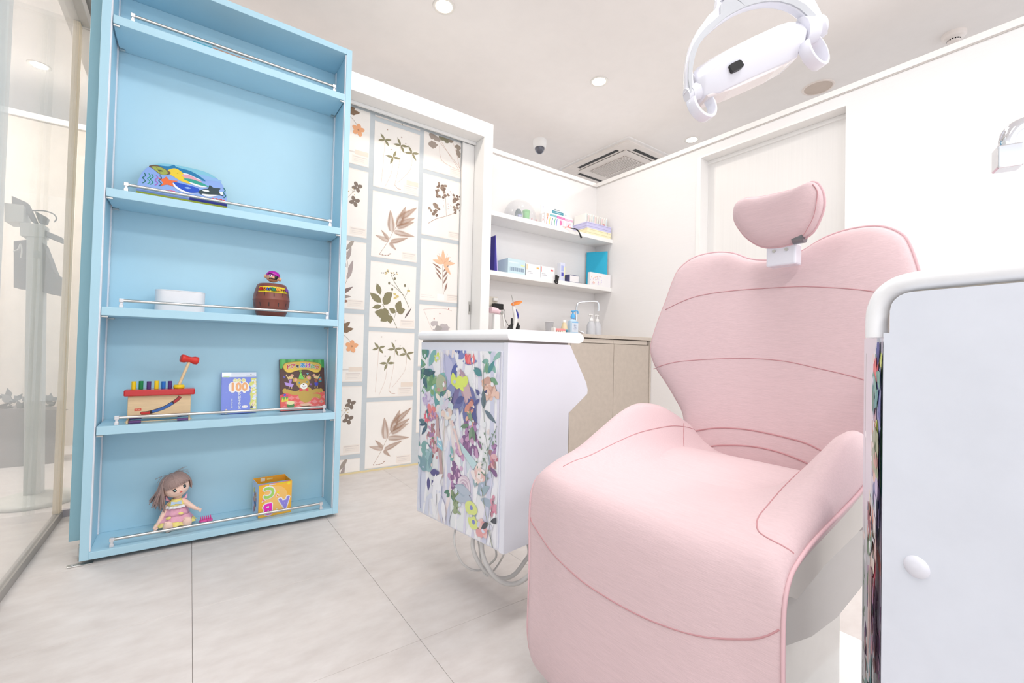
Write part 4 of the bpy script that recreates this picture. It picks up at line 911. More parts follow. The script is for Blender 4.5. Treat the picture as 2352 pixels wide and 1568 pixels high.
MB().box((-.008, -.006, 0), (.008, .006, .012)).build('body', mat('clip_red', (220, 70, 60), .4), t, .001); MB().tube([(-.008, 0, .004), (-.06, 0, .004), (-.10, 0, .002)], .0012, 6).build('wire', mat('clip_wire', (120, 110, 110), .5), t)
# --- lower shelf
t = thing('navy_folder', 'navy blue file folder at the left end of the lower wall shelf', 'folder', (1.80, 2.79, SH2), .0)
MB().prism([(-.02, 0), (.004, 0), (-.014, .26), (-.02, .26)], lambda a, b: (a, -.09, b), lambda a, b: (a, .10, b)).build('cover', mat('navy_card', (62, 54, 150), .4), t, .001)
MB().prism([(.005, 0), (.014, 0), (-.008, .21), (-.012, .21)], lambda a, b: (a, -.088, b), lambda a, b: (a, .10, b)).build('sleeve', mat('lilac_card', (196, 190, 232), .4), t, .001)
def art_tissue(A):
    A.rect(0, 0, 1, 1, (206, 230, 238)); A.rect(.08, .72, .6, .8, (226, 240, 246)); A.rect(.75, .58, .98, .64, (232, 240, 160))
    for k in range(22): A.rect(.12+k*.038, .18, .12+k*.038+.018*(1+(k*7 % 3)/3), .44, (130, 150, 176))
sbox('tissue_box', 'light blue carton with barcode on the lower wall shelf', 'box', (1.90, 2.70, SH2), (2.062, 2.86, SH2+.112), (206, 230, 238), art=art_tissue)
def art_white(c):
    def f(A):
        A.rect(0, 0, 1, 1, (247, 246, 248)); A.rect(.72, .66, .9, .80, c); A.rect(.03, .5, .07, .95, c); A.rect(.08, .22, .45, .27, (190, 190, 200)); A.rect(.08, .34, .35, .38, (190, 190, 200))
    return f
sbox('medicine_box', 'small white box with orange mark on the lower wall shelf', 'box', (2.074, 2.70, SH2), (2.214, 2.80, SH2+.095), (247, 246, 248), art=art_white((246, 190, 110)), group='white cartons on the lower shelf')
sbox('medicine_box', 'small white box with red mark on the lower wall shelf', 'box', (2.218, 2.70, SH2), (2.362, 2.80, SH2+.095), (247, 246, 248), art=art_white((240, 110, 110)), group='white cartons on the lower shelf')
t = thing('bulldog_clip', 'black wedge shaped clip leaning over the edge of the lower shelf', 'clip', (2.372, 2.675, SH2))
MB().prism([(-.014, .036), (.020, .028), (.008, -.022), (-.018, -.016)], lambda a, b: (a, 0, b), lambda a, b: (a*.8, .014, b)).build('jaw', BLACK, t, .001); MB().tube(crom([(-.026, .004, -.010), (-.022, 0, -.026), (-.006, -.002, -.034), (.006, 0, -.024)], 4), .005, 8).build('grip', BLACK, t)
def art_tall(A):
    A.rect(0, 0, 1, 1, (222, 226, 246)); A.rect(.2, .3, .7, .5, (90, 90, 190)); A.rect(.15, .55, .8, .85, (180, 190, 236)); A.rect(.85, .2, 1, .8, (250, 246, 190))
sbox('slim_carton', 'slim upright pale blue carton on the lower wall shelf', 'box', (2.462, 2.74, SH2), (2.512, 2.78, SH2+.16), (236, 238, 248), art=art_tall)
def art_frame(A): A.rect(0, 0, 1, 1, (90, 90, 130)); A.rect(.10, .08, .96, .92, (240, 238, 240))
t = sbox('navy_edged_box', 'low box with navy edges in front of the slim carton', 'box', (2.52, 2.70, SH2), (2.638, 2.79, SH2+.062), (70, 70, 110), art=art_frame)
t = thing('pen', 'thin brown pen lying on the lower wall shelf', 'pen', (2.69, 2.71, SH2+.005)); MB().cyl((-.045, 0, 0), (.03, .02, 0), .003).build('barrel', mat('pen_brown', (176, 150, 150), .4), t); MB().cyl((-.055, -.0027, 0), (-.045, 0, 0), .001, .003).build('tip', STEEL, t)
def art_dots(A):
    A.rect(0, 0, 1, 1, (246, 244, 246)); R = random.Random(3)
    for k in range(34): A.dot(R.uniform(.02, .55), R.uniform(.12, .75), R.uniform(.003, .007), R.choice([(190, 180, 232), (246, 200, 160), (220, 190, 226), (240, 206, 196)]), 6)
sbox('dotted_carton', 'white carton with pastel dots under the cyan folder', 'box', (2.76, 2.692, SH2), (3.02, 2.70+.02, SH2+.112), (246, 244, 246), art=art_dots)
t = thing('cyan_folder', 'bright cyan folder standing against the right wall on the lower shelf', 'folder', (2.955, 2.800, SH2), math.atan2(-.17, .11))
MB().box((-.095, -.004, 0), (.095, .004, .33)).build('cover', mat('cyan_card', (40, 178, 214), .45), t, .001); MB().box((-.090, .0045, 0), (.0945, .009, .325)).build('pages', mat('page_white', (240, 238, 240), .6), t)
# --- worktop items
t = thing('power_adapter', 'black power adapter plugged into the wall outlet above the counter', 'adapter', tuple(at(1141, 704, Y=2.88)))
MB().box((-.045, -.03, -.022), (.045, .005, .022)).build('body', BLACK, t, .004); MB().tube(crom([(.045, -.01, -.01), (.065, -.02, -.03), (.06, -.03, -.09), (.075, -.06, -.15)], 5), .002, 6).build('cable', BLACK, t)
t = thing('wall_outlet', 'white wall outlet with plug above the counter', 'outlet', tuple(at(1133, 690, Y=2.90)))
MB().box((-.05, -.006, -.045), (.035, 0, .03)).build('plate', mat('outlet_cream', (236, 228, 214), .4), t, .002); MB().box((-.012, -.03, -.005), (.025, -.0065, .02)).build('plug', WHITE, t, .003)
t = thing('spray_bottle', 'white bottle with pink nozzle at the left end of the counter', 'bottle', tuple(at(1133, 757, Z=CT)))
t.location = (1.74, 2.60, CT)
MB().prism(rrect(.06, .04, .012, 4, -.03, -.02), lambda a, b: (a, b, 0), lambda a, b: (a*.9, b*.9, .12)).build('body', WHITE, t, .003)
MB().tube([(-.05, 0, .15), (0, 0, .148), (.035, 0, .135)], [.024, .02, .014], 14).build('nozzle', mat('soft_pink', (238, 206, 214), .4), t); MB().cyl((.032, -.012, .134), (.04, -.022, .134), .012, .012, 16).build('dial', STEEL, t)
MB().tube(crom([(.045, 0, .14), (.062, 0, .10), (.07, 0, .04)], 5), [.008]*11, 8).build('handle', WHITE, t)
t = thing('curing_light', 'white dental curing light with orange shield standing in a black charger', 'curing light', (1.90, 2.62, CT))
MB().prism(rrect(.12, .08, .02, 4, -.06, -.04), lambda a, b: (a, b, 0), lambda a, b: (a*.9, b*.9, .014)).build('base', BLACK, t, .003)
MB().tube([(-.035, 0, .01), (-.02, 0, .045), (.0, 0, .06)], [.018, .014, .010], 10).build('cradle', BLACK, t); MB().box((-.024, -.012, .01), (-.008, -.004, .105)).build('strip', BLACK, t, .002)
MB().tube([(.042, 0, .01), (.045, -.006, .05), (.035, -.006, .075)], [.016, .014, .008], 10).build('holder_arm', BLACK, t)
MB().tube(crom([(.004, -.005, .02), (.016, -.006, .07), (.022, -.006, .12), (.004, -.004, .175), (.0, -.004, .20)], 4), [.012, .013, .014, .015, .016, .017, .0175, .018, .018, .017, .016, .014, .013, .012, .012, .011, .011], 14).build('handpiece', WHITE, t)
MB().tube(crom([(.028, -.018, .10), (.027, -.02, .13), (.014, -.018, .17)], 4), [.004, .006, .007, .008, .008, .008, .007, .005, .003], 10).build('grip_inset', mat('navy_inset', (50, 54, 150), .4), t)
MB().lathe([(0, -.001), (.046, -.0015), (.048, 0), (.046, .002), (0, .002)], 28, c=(.026, -.004, .218), axis=(-.40, -.25, .87), sy=.75).build('shield', mat('orange_shield', (250, 140, 60), .25), t)
MB().tube(crom([(.0, -.004, .20), (-.008, -.004, .24), (-.022, -.004, .275)], 4), .0035, 8).build('light_guide', STEEL, t)
MB().box((.03, -.042, .004), (.04, -.0405, .012)).build('status_light', mat('status_green', (60, 220, 120), .3, emit=1), t)
t = thing('teeth_model', 'pink and white dental jaw model on the counter', 'dental model', (2.30, 2.56, CT))
def arch(r, z, n=9): return [(r*math.cos(PI*k/(n-1)), -r*.75*math.sin(PI*k/(n-1)), z) for k in range(n)]
MB().tube(crom(arch(.042, .034), 3), .013, 10).build('upper_gum', mat('gum_pink', (244, 150, 150), .3), t); MB().tube(crom(arch(.040, .010), 3), .012, 10).build('lower_gum', mat('gum_red', (232, 96, 92), .3), t)
tooth = None
for z in (.019, .026):
    for k in range(9):
        a = PI*(k+.5)/9; p = (.047*math.cos(a), -.040*math.sin(a)-.004, z)
        if tooth is None: tooth = MB().box((-.0055, -.003, -.004), (.0055, .003, .004)).build('tooth', mat('tooth_ivory', (248, 240, 226), .25), t, .0015); o = tooth
        else: o = tooth.copy(); COL.objects.link(o)
        o.location = p; o.rotation_euler = (0, 0, a-PI/2)
MB().box((-.065, -.02, .0), (-.05, .02, .052)).build('bracket', WHITE, t, .003); MB().cyl((.055, -.01, .03), (.060, -.03, .03), .011).build('hinge_cap', mat('teal_cap', (90, 160, 190), .4), t)
t = thing('lotion_bottle', 'pale gold bottle with white cap beside the jaw model', 'bottle', (2.39, 2.60, CT))
MB().lathe([(.028, 0), (.030, .01), (.026, .06), (.015, .095), (.013, .10)], 20).build('body', mat('pale_gold', (232, 216, 178), .25), t); MB().lathe([(.014, .10), (.014, .118), (.010, .122), (0, .122)], 16).build('cap', WHITE, t)
t = thing('sanitizer_bottle', 'hand sanitizer bottle with bright blue pump beside the tap', 'bottle', (2.50, 2.62, CT))
MB().prism(rrect(.085, .05, .014, 4, -.0425, -.025), lambda a, b: (a, b, 0), lambda a, b: (a*.97, b, .118)).build('body', mat('clear_blue', (196, 222, 244), .12), t, .004)
MB().lathe([(.036, .118), (.030, .128), (.016, .136), (.014, .14)], 20, sy=.6).build('shoulder', mat('clear_blue'), t)
MB().lathe([(.019, .140), (.020, .158), (.014, .172), (.008, .178), (.005, .195)], 18).build('pump_collar', mat('pump_blue', (96, 182, 240), .3), t)
MB().lathe([(.0, .205), (.016, .203), (.014, .193), (.005, .190)], 16).build('pump_head', mat('pump_blue'), t); MB().tube(crom([(.0, 0, .2), (.03, -.01, .204), (.042, -.012, .198), (.043, -.012, .18)], 4), .0045, 8).build('pump_spout', mat('pump_blue'), t)
A = Art(.07, .10, (226, 236, 250), base=.0258); A.rect(0, .94, 1, 1, (120, 190, 240)); A.text('薬用', .5, .72, .014, (80, 96, 150)); A.text('手指', .5, .57, .014, (80, 96, 150)); A.rect(.25, .46, .8, .48, (150, 160, 200)); A.rect(.3, .36, .7, .38, (170, 180, 210)); A.rect(.0, .0, 1, .2, (190, 220, 244))
A.build('label', lambda x, y, l: (-.034+x, -l, .01+y), t)
t = thing('basin_tap', 'tall square bent chrome tap over the counter basin', 'tap', (2.575, 2.66, CT))
MB().tube(crom([(0, 0, .0), (0, 0, .05), (0, 0, .2), (.008, -.004, .262), (.03, -.012, .276), (.10, -.05, .288), (.150, -.075, .290), (.168, -.085, .278), (.172, -.087, .25), (.172, -.087, .215)], 5), [.014]*6+[.0095]*40, 14).build('spout', CHROME, t) if False else None
pth = crom([(0, 0, .0), (0, 0, .07), (0, 0, .2), (.006, -.003, .262), (.028, -.012, .280), (.10, -.05, .290), (.150, -.075, .292), (.168, -.085, .280), (.172, -.087, .25), (.172, -.087, .215)], 5)
MB().tube(pth, [.014 if p.z < .07 and p.x < .01 else .0085 for p in pth], 14).build('spout', CHROME, t)
MB().cyl((.02, -.01, .045), (.055, -.03, .03), .006, .012, 14).build('lever', CHROME, t)
DISP = mat('translucent_bottle', (236, 238, 244), .15, trans=.3, alpha=.9)
for dx, lab in ((0, 'translucent pump dispenser nearest the basin tap'), (.055, 'translucent pump dispenser nearest the right wall on the counter')):
    t = thing('pump_dispenser', lab, 'dispenser', (2.69+dx*1.6, 2.60+dx*.3, CT), group='clear pump dispensers by the tap')
    MB().lathe([(.036, 0), (.038, .01), (.036, .09), (.028, .118), (.014, .13)], 24).build('body', DISP, t); MB().lathe([(.016, .13), (.016, .15), (.006, .155), (.006, .175), (.014, .178), (.014, .186), (0, .188)], 18).build('pump', WHITE, t)
    MB().tube([(0, 0, .182), (-.03, -.01, .182), (-.038, -.013, .174)], .005, 8).build('spout', WHITE, t)
t = thing('clear_cup', 'clear plastic cup behind the pale gold bottle', 'cup', (2.37, 2.76, CT)); MB().lathe([(.03, 0), (.036, .11), (.034, .11), (.028, .004), (0, .004)], 24).build('wall', CLEAR, t); MB().lathe([(.037, .108), (.038, .112), (.035, .112)], 24).build('rim', PLAST, t)

# ================================================================== EQUIPMENT BEHIND THE GLASS
EQ = mat('machine_grey', (206, 206, 200), .4); EQD = mat('machine_dark', (132, 126, 124), .6)
c0 = at(84, 1140, Z=.02)
t = thing('xray_machine', 'grey column mounted dental x-ray machine behind the left glass', 'medical machine', (c0.x, c0.y, 0))
MB().lathe([(.16, 0), (.165, .008), (.14, .02), (.06, .035), (.05, .04)], 40).build('base', EQ, t)
cY = c0.y
def eb(n, pts, y0, y1, m, bev=.004):
    P = [at(x, y, Y=cY) for x, y in pts]; return MB().prism([(p.x, p.z) for p in P], lambda a, b: (a, cY+y0, b), lambda a, b: (a, cY+y1, b)).build(n, m, t, bev, world=True)
eb('column', [(66, 545), (104, 545), (98, 1135), (58, 1135)], -.035, .035, EQ)
eb('column_cap', [(52, 515), (108, 520), (107, 548), (52, 545)], -.045, .045, EQ)
eb('control_box', [(20, 473), (63, 478), (62, 515), (20, 515)], -.06, .06, EQ)
eb('arm', [(30, 452), (66, 468), (88, 515), (76, 512), (60, 482), (30, 474)], -.02, .02, EQD)
eb('bracket', [(82, 486), (112, 502), (108, 515), (92, 514)], -.02, .02, EQD)
eb('side_arm', [(108, 532), (146, 548), (152, 562), (108, 544)], -.03, .03, EQD)
eb('tube_housing', [(104, 560), (116, 590), (132, 632), (143, 636), (150, 650), (150, 676), (142, 680), (104, 672)], -.05, .05, EQD, .008)
eb('rear_housing', [(25, 550), (68, 545), (64, 664), (25, 658)], .04, .12, EQD, .008)
MB().tube(crom([at(x, y, Y=cY) for x, y in ((70, 484), (100, 484), (122, 491), (130, 502), (124, 510))], 5), .003, 8).build('cable', EQD, t, world=True)
MB().tube(crom([at(x, y, Y=cY-.05) for x, y in ((30, 577), (42, 572), (47, 560), (50, 575), (48, 592))], 5), .003, 8).build('cable', EQ, t, world=True)
pz = at(100, 1052, Z=0)
t = thing('planter_box', 'dark planter with leafy tops standing behind the x-ray machine', 'planter', (pz.x, 3.95, 0))
MB().prism([(-.24, 0), (.08, 0), (.085, .33), (-.25, .36)], lambda a, b: (a, -.05, b), lambda a, b: (a, .12, b)).build('box', EQD, t, .004)
R = random.Random(4); m = MB()
for k in range(46):
    x = R.uniform(-.24, .085); z = R.uniform(.30, .40); a = R.uniform(.1, 3.0); l = R.uniform(.04, .08); y = R.uniform(-.05, .10)
    c_, s_ = math.cos(a), math.sin(a); m.add([(x, y, z), (x+l*.5*c_-.014*s_, y-.008, z+l*.5*s_+.014*c_), (x+l*c_, y, z+l*s_), (x+l*.5*c_+.014*s_, y+.008, z+l*.5*s_-.014*c_)], [(0, 1, 2), (0, 2, 3)])
o = m.build('foliage', mat('dull_leaf', (120, 116, 110), .7), t); o['kind'] = 'stuff'

# ================================================================== TOYS AND BOOKS ON THE BOOKCASE
WOOD = mat('pale_toy_wood', (228, 200, 160), .5, var=.06, vs=(20, 20, 160))
# sea animal board leaning on the second shelf
t = thing('animal_puzzle', 'dome shaped wooden sea animal puzzle with orca and turtle on the upper bookcase shelf', 'puzzle', (-.178, 2.1135, 1.3185), rot=(-.70, 0, 0))
PW, PHt = .280, .222
def dome(n=40, ins=0):
    P = []
    for k in range(n+1):
        a = PI-PI*k/n; c_, s_ = math.cos(a), math.sin(a)
        P.append((PW/2+(PW/2-ins)*math.copysign(abs(c_)**.62, c_), (PHt-ins)*abs(s_)**.70))
    return P
DM = dome()
MB().prism(DM, lambda a, b: (a, .007, b), lambda a, b: (a, .018, b)).build('wood_back', WOOD, t, .001)
MB().prism(DM, lambda a, b: (a, .0, b), lambda a, b: (a, .0068, b)).build('frame_board', mat('lime_board_edge', (196, 200, 70), .5), t)
A = Art(PW, PHt, base=.0003)
A.raw([(x, y) for x, y in DM], (148, 178, 236)); 
A.raw([(x, y) for x, y in dome() if y > PHt*.80] , (140, 204, 224)); A.blob(.72, .78, .05, .012, (150, 190, 236)); A.rect(.56, 0, 1, .09, (60, 64, 160))
def P_(pts, c): A.raw([(p.x*PW, p.y*PHt) for p in crom([(x, y, 0) for x, y in pts], 4, True)], c)
P_([(.17, .86), (.30, .90), (.36, .985), (.40, .93), (.55, .90), (.66, .80), (.74, .66), (.60, .70), (.45, .76), (.32, .76), (.22, .80)], (44, 128, 176)); P_([(.45, .76), (.52, .79), (.62, .72), (.70, .67), (.55, .70)], (244, 246, 250))
P_([(.30, .78), (.38, .88), (.46, .80), (.50, .68), (.56, .58), (.66, .50), (.56, .48), (.45, .52), (.36, .62), (.30, .68)], (248, 212, 60)); A.dot(.41, .74, .002, (90, 80, 50), 6)
P_([(.46, .72), (.54, .76), (.64, .68), (.70, .60), (.60, .60), (.50, .64)], (236, 170, 186))
P_([(.48, .60), (.56, .64), (.68, .60), (.78, .50), (.68, .50), (.56, .54)], (62, 168, 150)); P_([(.55, .54), (.66, .50), (.76, .49), (.68, .44), (.58, .48)], (246, 246, 248))
P_([(.09, .78), (.14, .72), (.22, .60), (.31, .64), (.33, .72), (.26, .80), (.16, .86)], (118, 90, 70)); P_([(.12, .78), (.17, .68), (.24, .60), (.30, .66), (.28, .76), (.20, .82)], (170, 178, 84)); A.line([(.17, .80), (.19, .73), (.22, .66)], .0015, (100, 96, 60)); A.ell(.22, .71, .008, .005, (100, 96, 60))
P_([(.19, .50), (.25, .47), (.29, .56), (.33, .48), (.42, .50), (.36, .40), (.40, .30), (.31, .33), (.24, .26), (.26, .37)], (244, 116, 64))
P_([(.37, .44), (.46, .44), (.58, .42), (.66, .38), (.66, .28), (.56, .22), (.46, .26), (.40, .34)], (50, 88, 200)); P_([(.37, .42), (.41, .33), (.48, .25), (.58, .20), (.64, .22), (.54, .17), (.44, .22), (.38, .32)], (244, 246, 250)); P_([(.50, .34), (.54, .37), (.57, .34), (.53, .31)], (150, 180, 236))
P_([(.66, .30), (.72, .40), (.77, .44), (.79, .56), (.84, .50), (.92, .52), (.90, .42), (.96, .30), (.88, .30), (.78, .26), (.69, .22)], (62, 76, 80)); A.ell(.745, .36, .012, .006, (246, 248, 250), 10, .2); P_([(.70, .24), (.78, .26), (.90, .30), (.80, .20), (.73, .19)], (244, 246, 250)); P_([(.91, .40), (.95, .42), (.95, .33), (.92, .33)], (240, 244, 248))
for x, c in ((.05, (40, 110, 100)), (.10, (60, 160, 130)), (.13, (40, 140, 110)), (.18, (170, 110, 200)), (.22, (50, 90, 120)), (.96, (40, 120, 110))):
    A.line([(x, .56), (x+.02, .48), (x-.005, .40), (x+.025, .32), (x+.0, .24)], .0035, c)
for k in range(8): A.blob(.82+.02*k, .12+.03*(k % 2), .006, .008, (230, 80, 70), 7, .4)
for k in range(4): A.blob(.72+.025*k, .12, .005, .004, (248, 214, 70), 6, .3); A.blob(.30+.03*k, .16, .005, .005, (232, 110, 150), 6, .4)
A.build('painted_face', lambda x, y, l: (x, -l, y), t)
# white oval box and barrel toy
t = thing('white_oval_box', 'plain white oval box on the middle bookcase shelf', 'box', (-.038, 2.2, .8885))
def stadium(w, d, n=12):
    r = d/2; P = []
    for cx_, a0 in ((w/2-r, -PI/2), (-w/2+r, PI/2)): P += [(cx_+r*math.cos(a0+PI*k/n), r*math.sin(a0+PI*k/n)) for k in range(n+1)]
    return P
S_ = stadium(.160, .075)
m = MB(); m.ring([[(x, y, 0) for x, y in S_], [(x, y, .080) for x, y in S_]], cap=True); m.build('body', mat('matte_white_plastic', (240, 240, 244), .4), t, .002)
MB().ring([[(x*1.004, y*1.01, .0805) for x, y in S_], [(x*1.004, y*1.01, .0835) for x, y in S_]]).build('lid', mat('matte_white_plastic'), t)
t = thing('barrel_toy', 'brown barrel toy with a pirate head popping out of the top', 'toy', (.281, 2.192, .8885))
BRN = mat('brown_toy_plastic', (132, 74, 62), .35, var=.03)
bpf = [(.050, 0), (.056, .006), (.063, .025), (.069, .05), (.0712, .072), (.0725, .074), (.0712, .076), (.069, .095), (.064, .118), (.057, .138), (.050, .144), (.030, .146), (0, .146)]
MB().lathe(bpf, 40).build('barrel', BRN, t)
def brad(z): return lerpt([(b, a) for a, b in bpf[:10]], z)
for z, off in ((.094, 0), (.052, .5)):
    for k in range(12):
        a = 2*PI*(k+off)/12; r = brad(z)
        if math.sin(a) > .3: continue
        m = MB(); c_, s_ = math.cos(a), math.sin(a); q = []
        for da, dz in ((-.022, -.008), (.022, -.008), (.022, .008), (-.022, .008)):
            rr = brad(z+dz)+.0007; q.append((rr*math.cos(a+da), rr*math.sin(a+da), z+dz))
        m.add(q, [(0, 1, 2, 3)]).build('slot', mat('slot_black'), t)
A = Art(.115, .026, (248, 222, 50), base=.0012)
for k, (c_, cc) in enumerate(zip('黒ひげ危機一発', [(226, 60, 50), (240, 150, 60), (60, 110, 220), (40, 160, 110), (244, 170, 60), (230, 80, 70), (150, 90, 190)])):
    A.text(c_, .098+k*.135, .49, .0172, tuple(int(v*.35) for v in cc), bold=.0011); A.text(c_, .098+k*.135, .50, .0165, cc, bold=.0004)
def wrap(x, y, l):
    a = -PI/2-.05+(x-.0575)/.062; z = .103+y*.98; r = brad(z)+l; return (r*math.cos(a), r*math.sin(a), z)
A2 = [(p, f, c, l) for p, f, c, l in A.sh]
m = MB()
for k in range(12):   # curved yellow backing strip
    x0, x1 = .115*k/12, .115*(k+1)/12
    m.add([wrap(x0, 0, .0006), wrap(x1, 0, .0006), wrap(x1, .026, .0006), wrap(x0, .026, .0006)], [(0, 1, 2, 3)], 0, True, (248, 222, 50))
A.sh = A.sh[1:]; A.into(m, wrap); m.build('name_label', PRINT, t)
hd_ = thing('pirate_head', None, None, (.0, -.002, .146)); hd_.parent = t; hd_.location.z = .161; hd_.rotation_euler = (0, .12, -.15)
for kk in ('label', 'category'):
    if kk in hd_: del hd_[kk]
SKIN = mat('toy_skin', (232, 178, 142), .45)
def sph(c, rx, ry, rz, n=20, mb=None, m=0):
    mb = mb or MB(); return mb.lathe([(math.sin(PI*k/14), -math.cos(PI*k/14)) for k in range(15)] and [(rx*math.sin(PI*k/14), -rz*math.cos(PI*k/14)) for k in range(15)], n, m, c=c, sy=ry/rx)
sph((0, 0, .014), .0265, .025, .022).build('face', SKIN, hd_)
sph((-.028, 0, .014), .007, .005, .008).build('ear', SKIN, hd_); sph((.028, 0, .010), .007, .005, .008).build('ear', SKIN, hd_); sph((.003, -.026, .009), .006, .006, .005).build('nose', SKIN, hd_)
MB().lathe([(.0268, .018), (.0275, .022), (.025, .031), (.018, .038), (.009, .0415), (0, .0425)], 28, sy=.96).build('bandana', mat('magenta_bandana', (186, 34, 170), .25), hd_)
MB().lathe([(.0066, 0), (.0055, .0022), (0, .0030)], 18, c=(-.009, -.0225, .017), axis=(-.3, -1, .05)).build('eye', WHITE, hd_)
MB().lathe([(.0030, .0028), (0, .0040)], 14, c=(-.009, -.0225, .017), axis=(-.3, -1, .05)).build('pupil', mat('pupil_navy', (20, 30, 80), .2), hd_)
MB().lathe([(.0085, 0), (.0075, .0022), (0, .0032)], 16, c=(.014, -.0195, .015), axis=(.6, -1, .05)).build('eye_patch', BLACK, hd_)
MB().tube(crom([(-.018, -.0215, .026), (.002, -.0262, .024), (.022, -.0165, .017)], 5), .0016, 6).build('patch_strap', BLACK, hd_)
MB().tube(crom([(-.012, -.0235, .003), (-.009, -.026, .0055), (.003, -.0275, .0045), (.014, -.0245, .005), (.017, -.021, .0025)], 5), .0022, 8).build('moustache', BLACK, hd_)
# hammer bench toy
t = thing('hammer_bench_toy', 'wooden hammer and peg toy with red top board', 'toy', (-.088, 2.165, .4705))
def hb(n, a, b, m, bev=.002): return bx(n, a, b, m, t, bev)
hb('body', (-.093, -.022, .012), (.095, .022, .097), WOOD)
RED = mat('glossy_red', (196, 30, 34), .2, coat=.4)
hb('top_board', (-.104, -.036, .097), (.107, .034, .120), RED, .004)
for k, (x, c, hh) in enumerate(((-.079, (240, 206, 30), .150), (-.058, (20, 130, 70), .151), (-.035, (86, 50, 120), .149), (-.0125, (240, 206, 30), .151), (.008, (30, 110, 200), .148), (.028, (80, 44, 120), .149))):
    MB().cyl((x, -.004, .1205), (x, -.004, hh), .0068, n=20).build('peg', mat('peg_%d_%d' % (c[0], c[1]), c, .45), t, .0006)
MB().lathe([(.0165, .1205), (.018, .124), (.018, .130), (.0155, .134), (0, .134)], 28, c=(.056, -.004, 0)).build('socket', mat('peg_240_206'), t)
MB().cyl((.056, -.004, .134), (.085, .004, .222), .0052, n=16).build('mallet_handle', WOOD, t)
MB().lathe([(.0, -.029), (.0135, -.029), (.0155, -.026), (.0155, -.016), (.0115, -.006), (.0115, .006), (.0155, .016), (.0155, .026), (.0135, .029), (0, .029)], 24, c=(.086, .004, .232), axis=(.93, .28, -.20)).build('mallet_head', mat('mallet_red', (216, 54, 44), .35), t)
gp = [at(x, y, Y=2.1425) for x, y in ((327, 948.5), (340, 947.5), (360, 942), (379, 935), (396, 925), (408, 917), (414, 910))]
A = Art(.186, .084, base=.0003); gq = [((p.x+.088+.093)/.186, (p.z-.4705-.0125)/.084) for p in gp]
A.dot(gq[0][0], gq[0][1], .0062, (50, 20, 24), 14); A.line(gq, .0122, (50, 20, 24)); A.dot(gq[0][0], gq[0][1], .0050, (206, 60, 56), 14)
def gl_(a, b, c): 
    q = crom([(x, y, 0) for x, y in gq], 8); A.line([(p.x, p.y-.006) for p in q[a:b:2]], .0092, c)
gl_(0, 11, (206, 60, 56)); gl_(12, 33, (46, 100, 176)); gl_(34, 49, (176, 30, 36))
A.build('ball_channel', lambda x, y, l: (-.093+x, -.022-l, .0125+y), t, mat_=print_mat('glossy_print', .3, .3))
VIO = mat('violet_roller', (104, 72, 128), .5)
for x in (-.068, .072):
    MB().cyl((x-.017, -.030, .018), (x+.017, -.030, .018), .0055, n=16).build('roller', VIO, t, .0008); MB().cyl((x-.017, -.052, .006), (x+.017, -.052, .006), .0055, n=16).build('roller', VIO, t, .0008)
hb('front_rod', (-.096, -.0525, .0045), (.100, -.0495, .0075), WOOD, .0005); hb('foot', (-.093, -.056, 0), (-.087, .022, .012), WOOD, .001); hb('foot', (.089, -.056, 0), (.095, .022, .012), WOOD, .001)
A = Art(.020, .008, (222, 66, 50), base=.0003); A.line([(.1, .5), (.35, .6), (.45, .4), (.7, .6), (.9, .45)], .0015, (244, 200, 180)); A.build('small_label', lambda x, y, l: (-.073+x, -.022-l, .042+y), t)
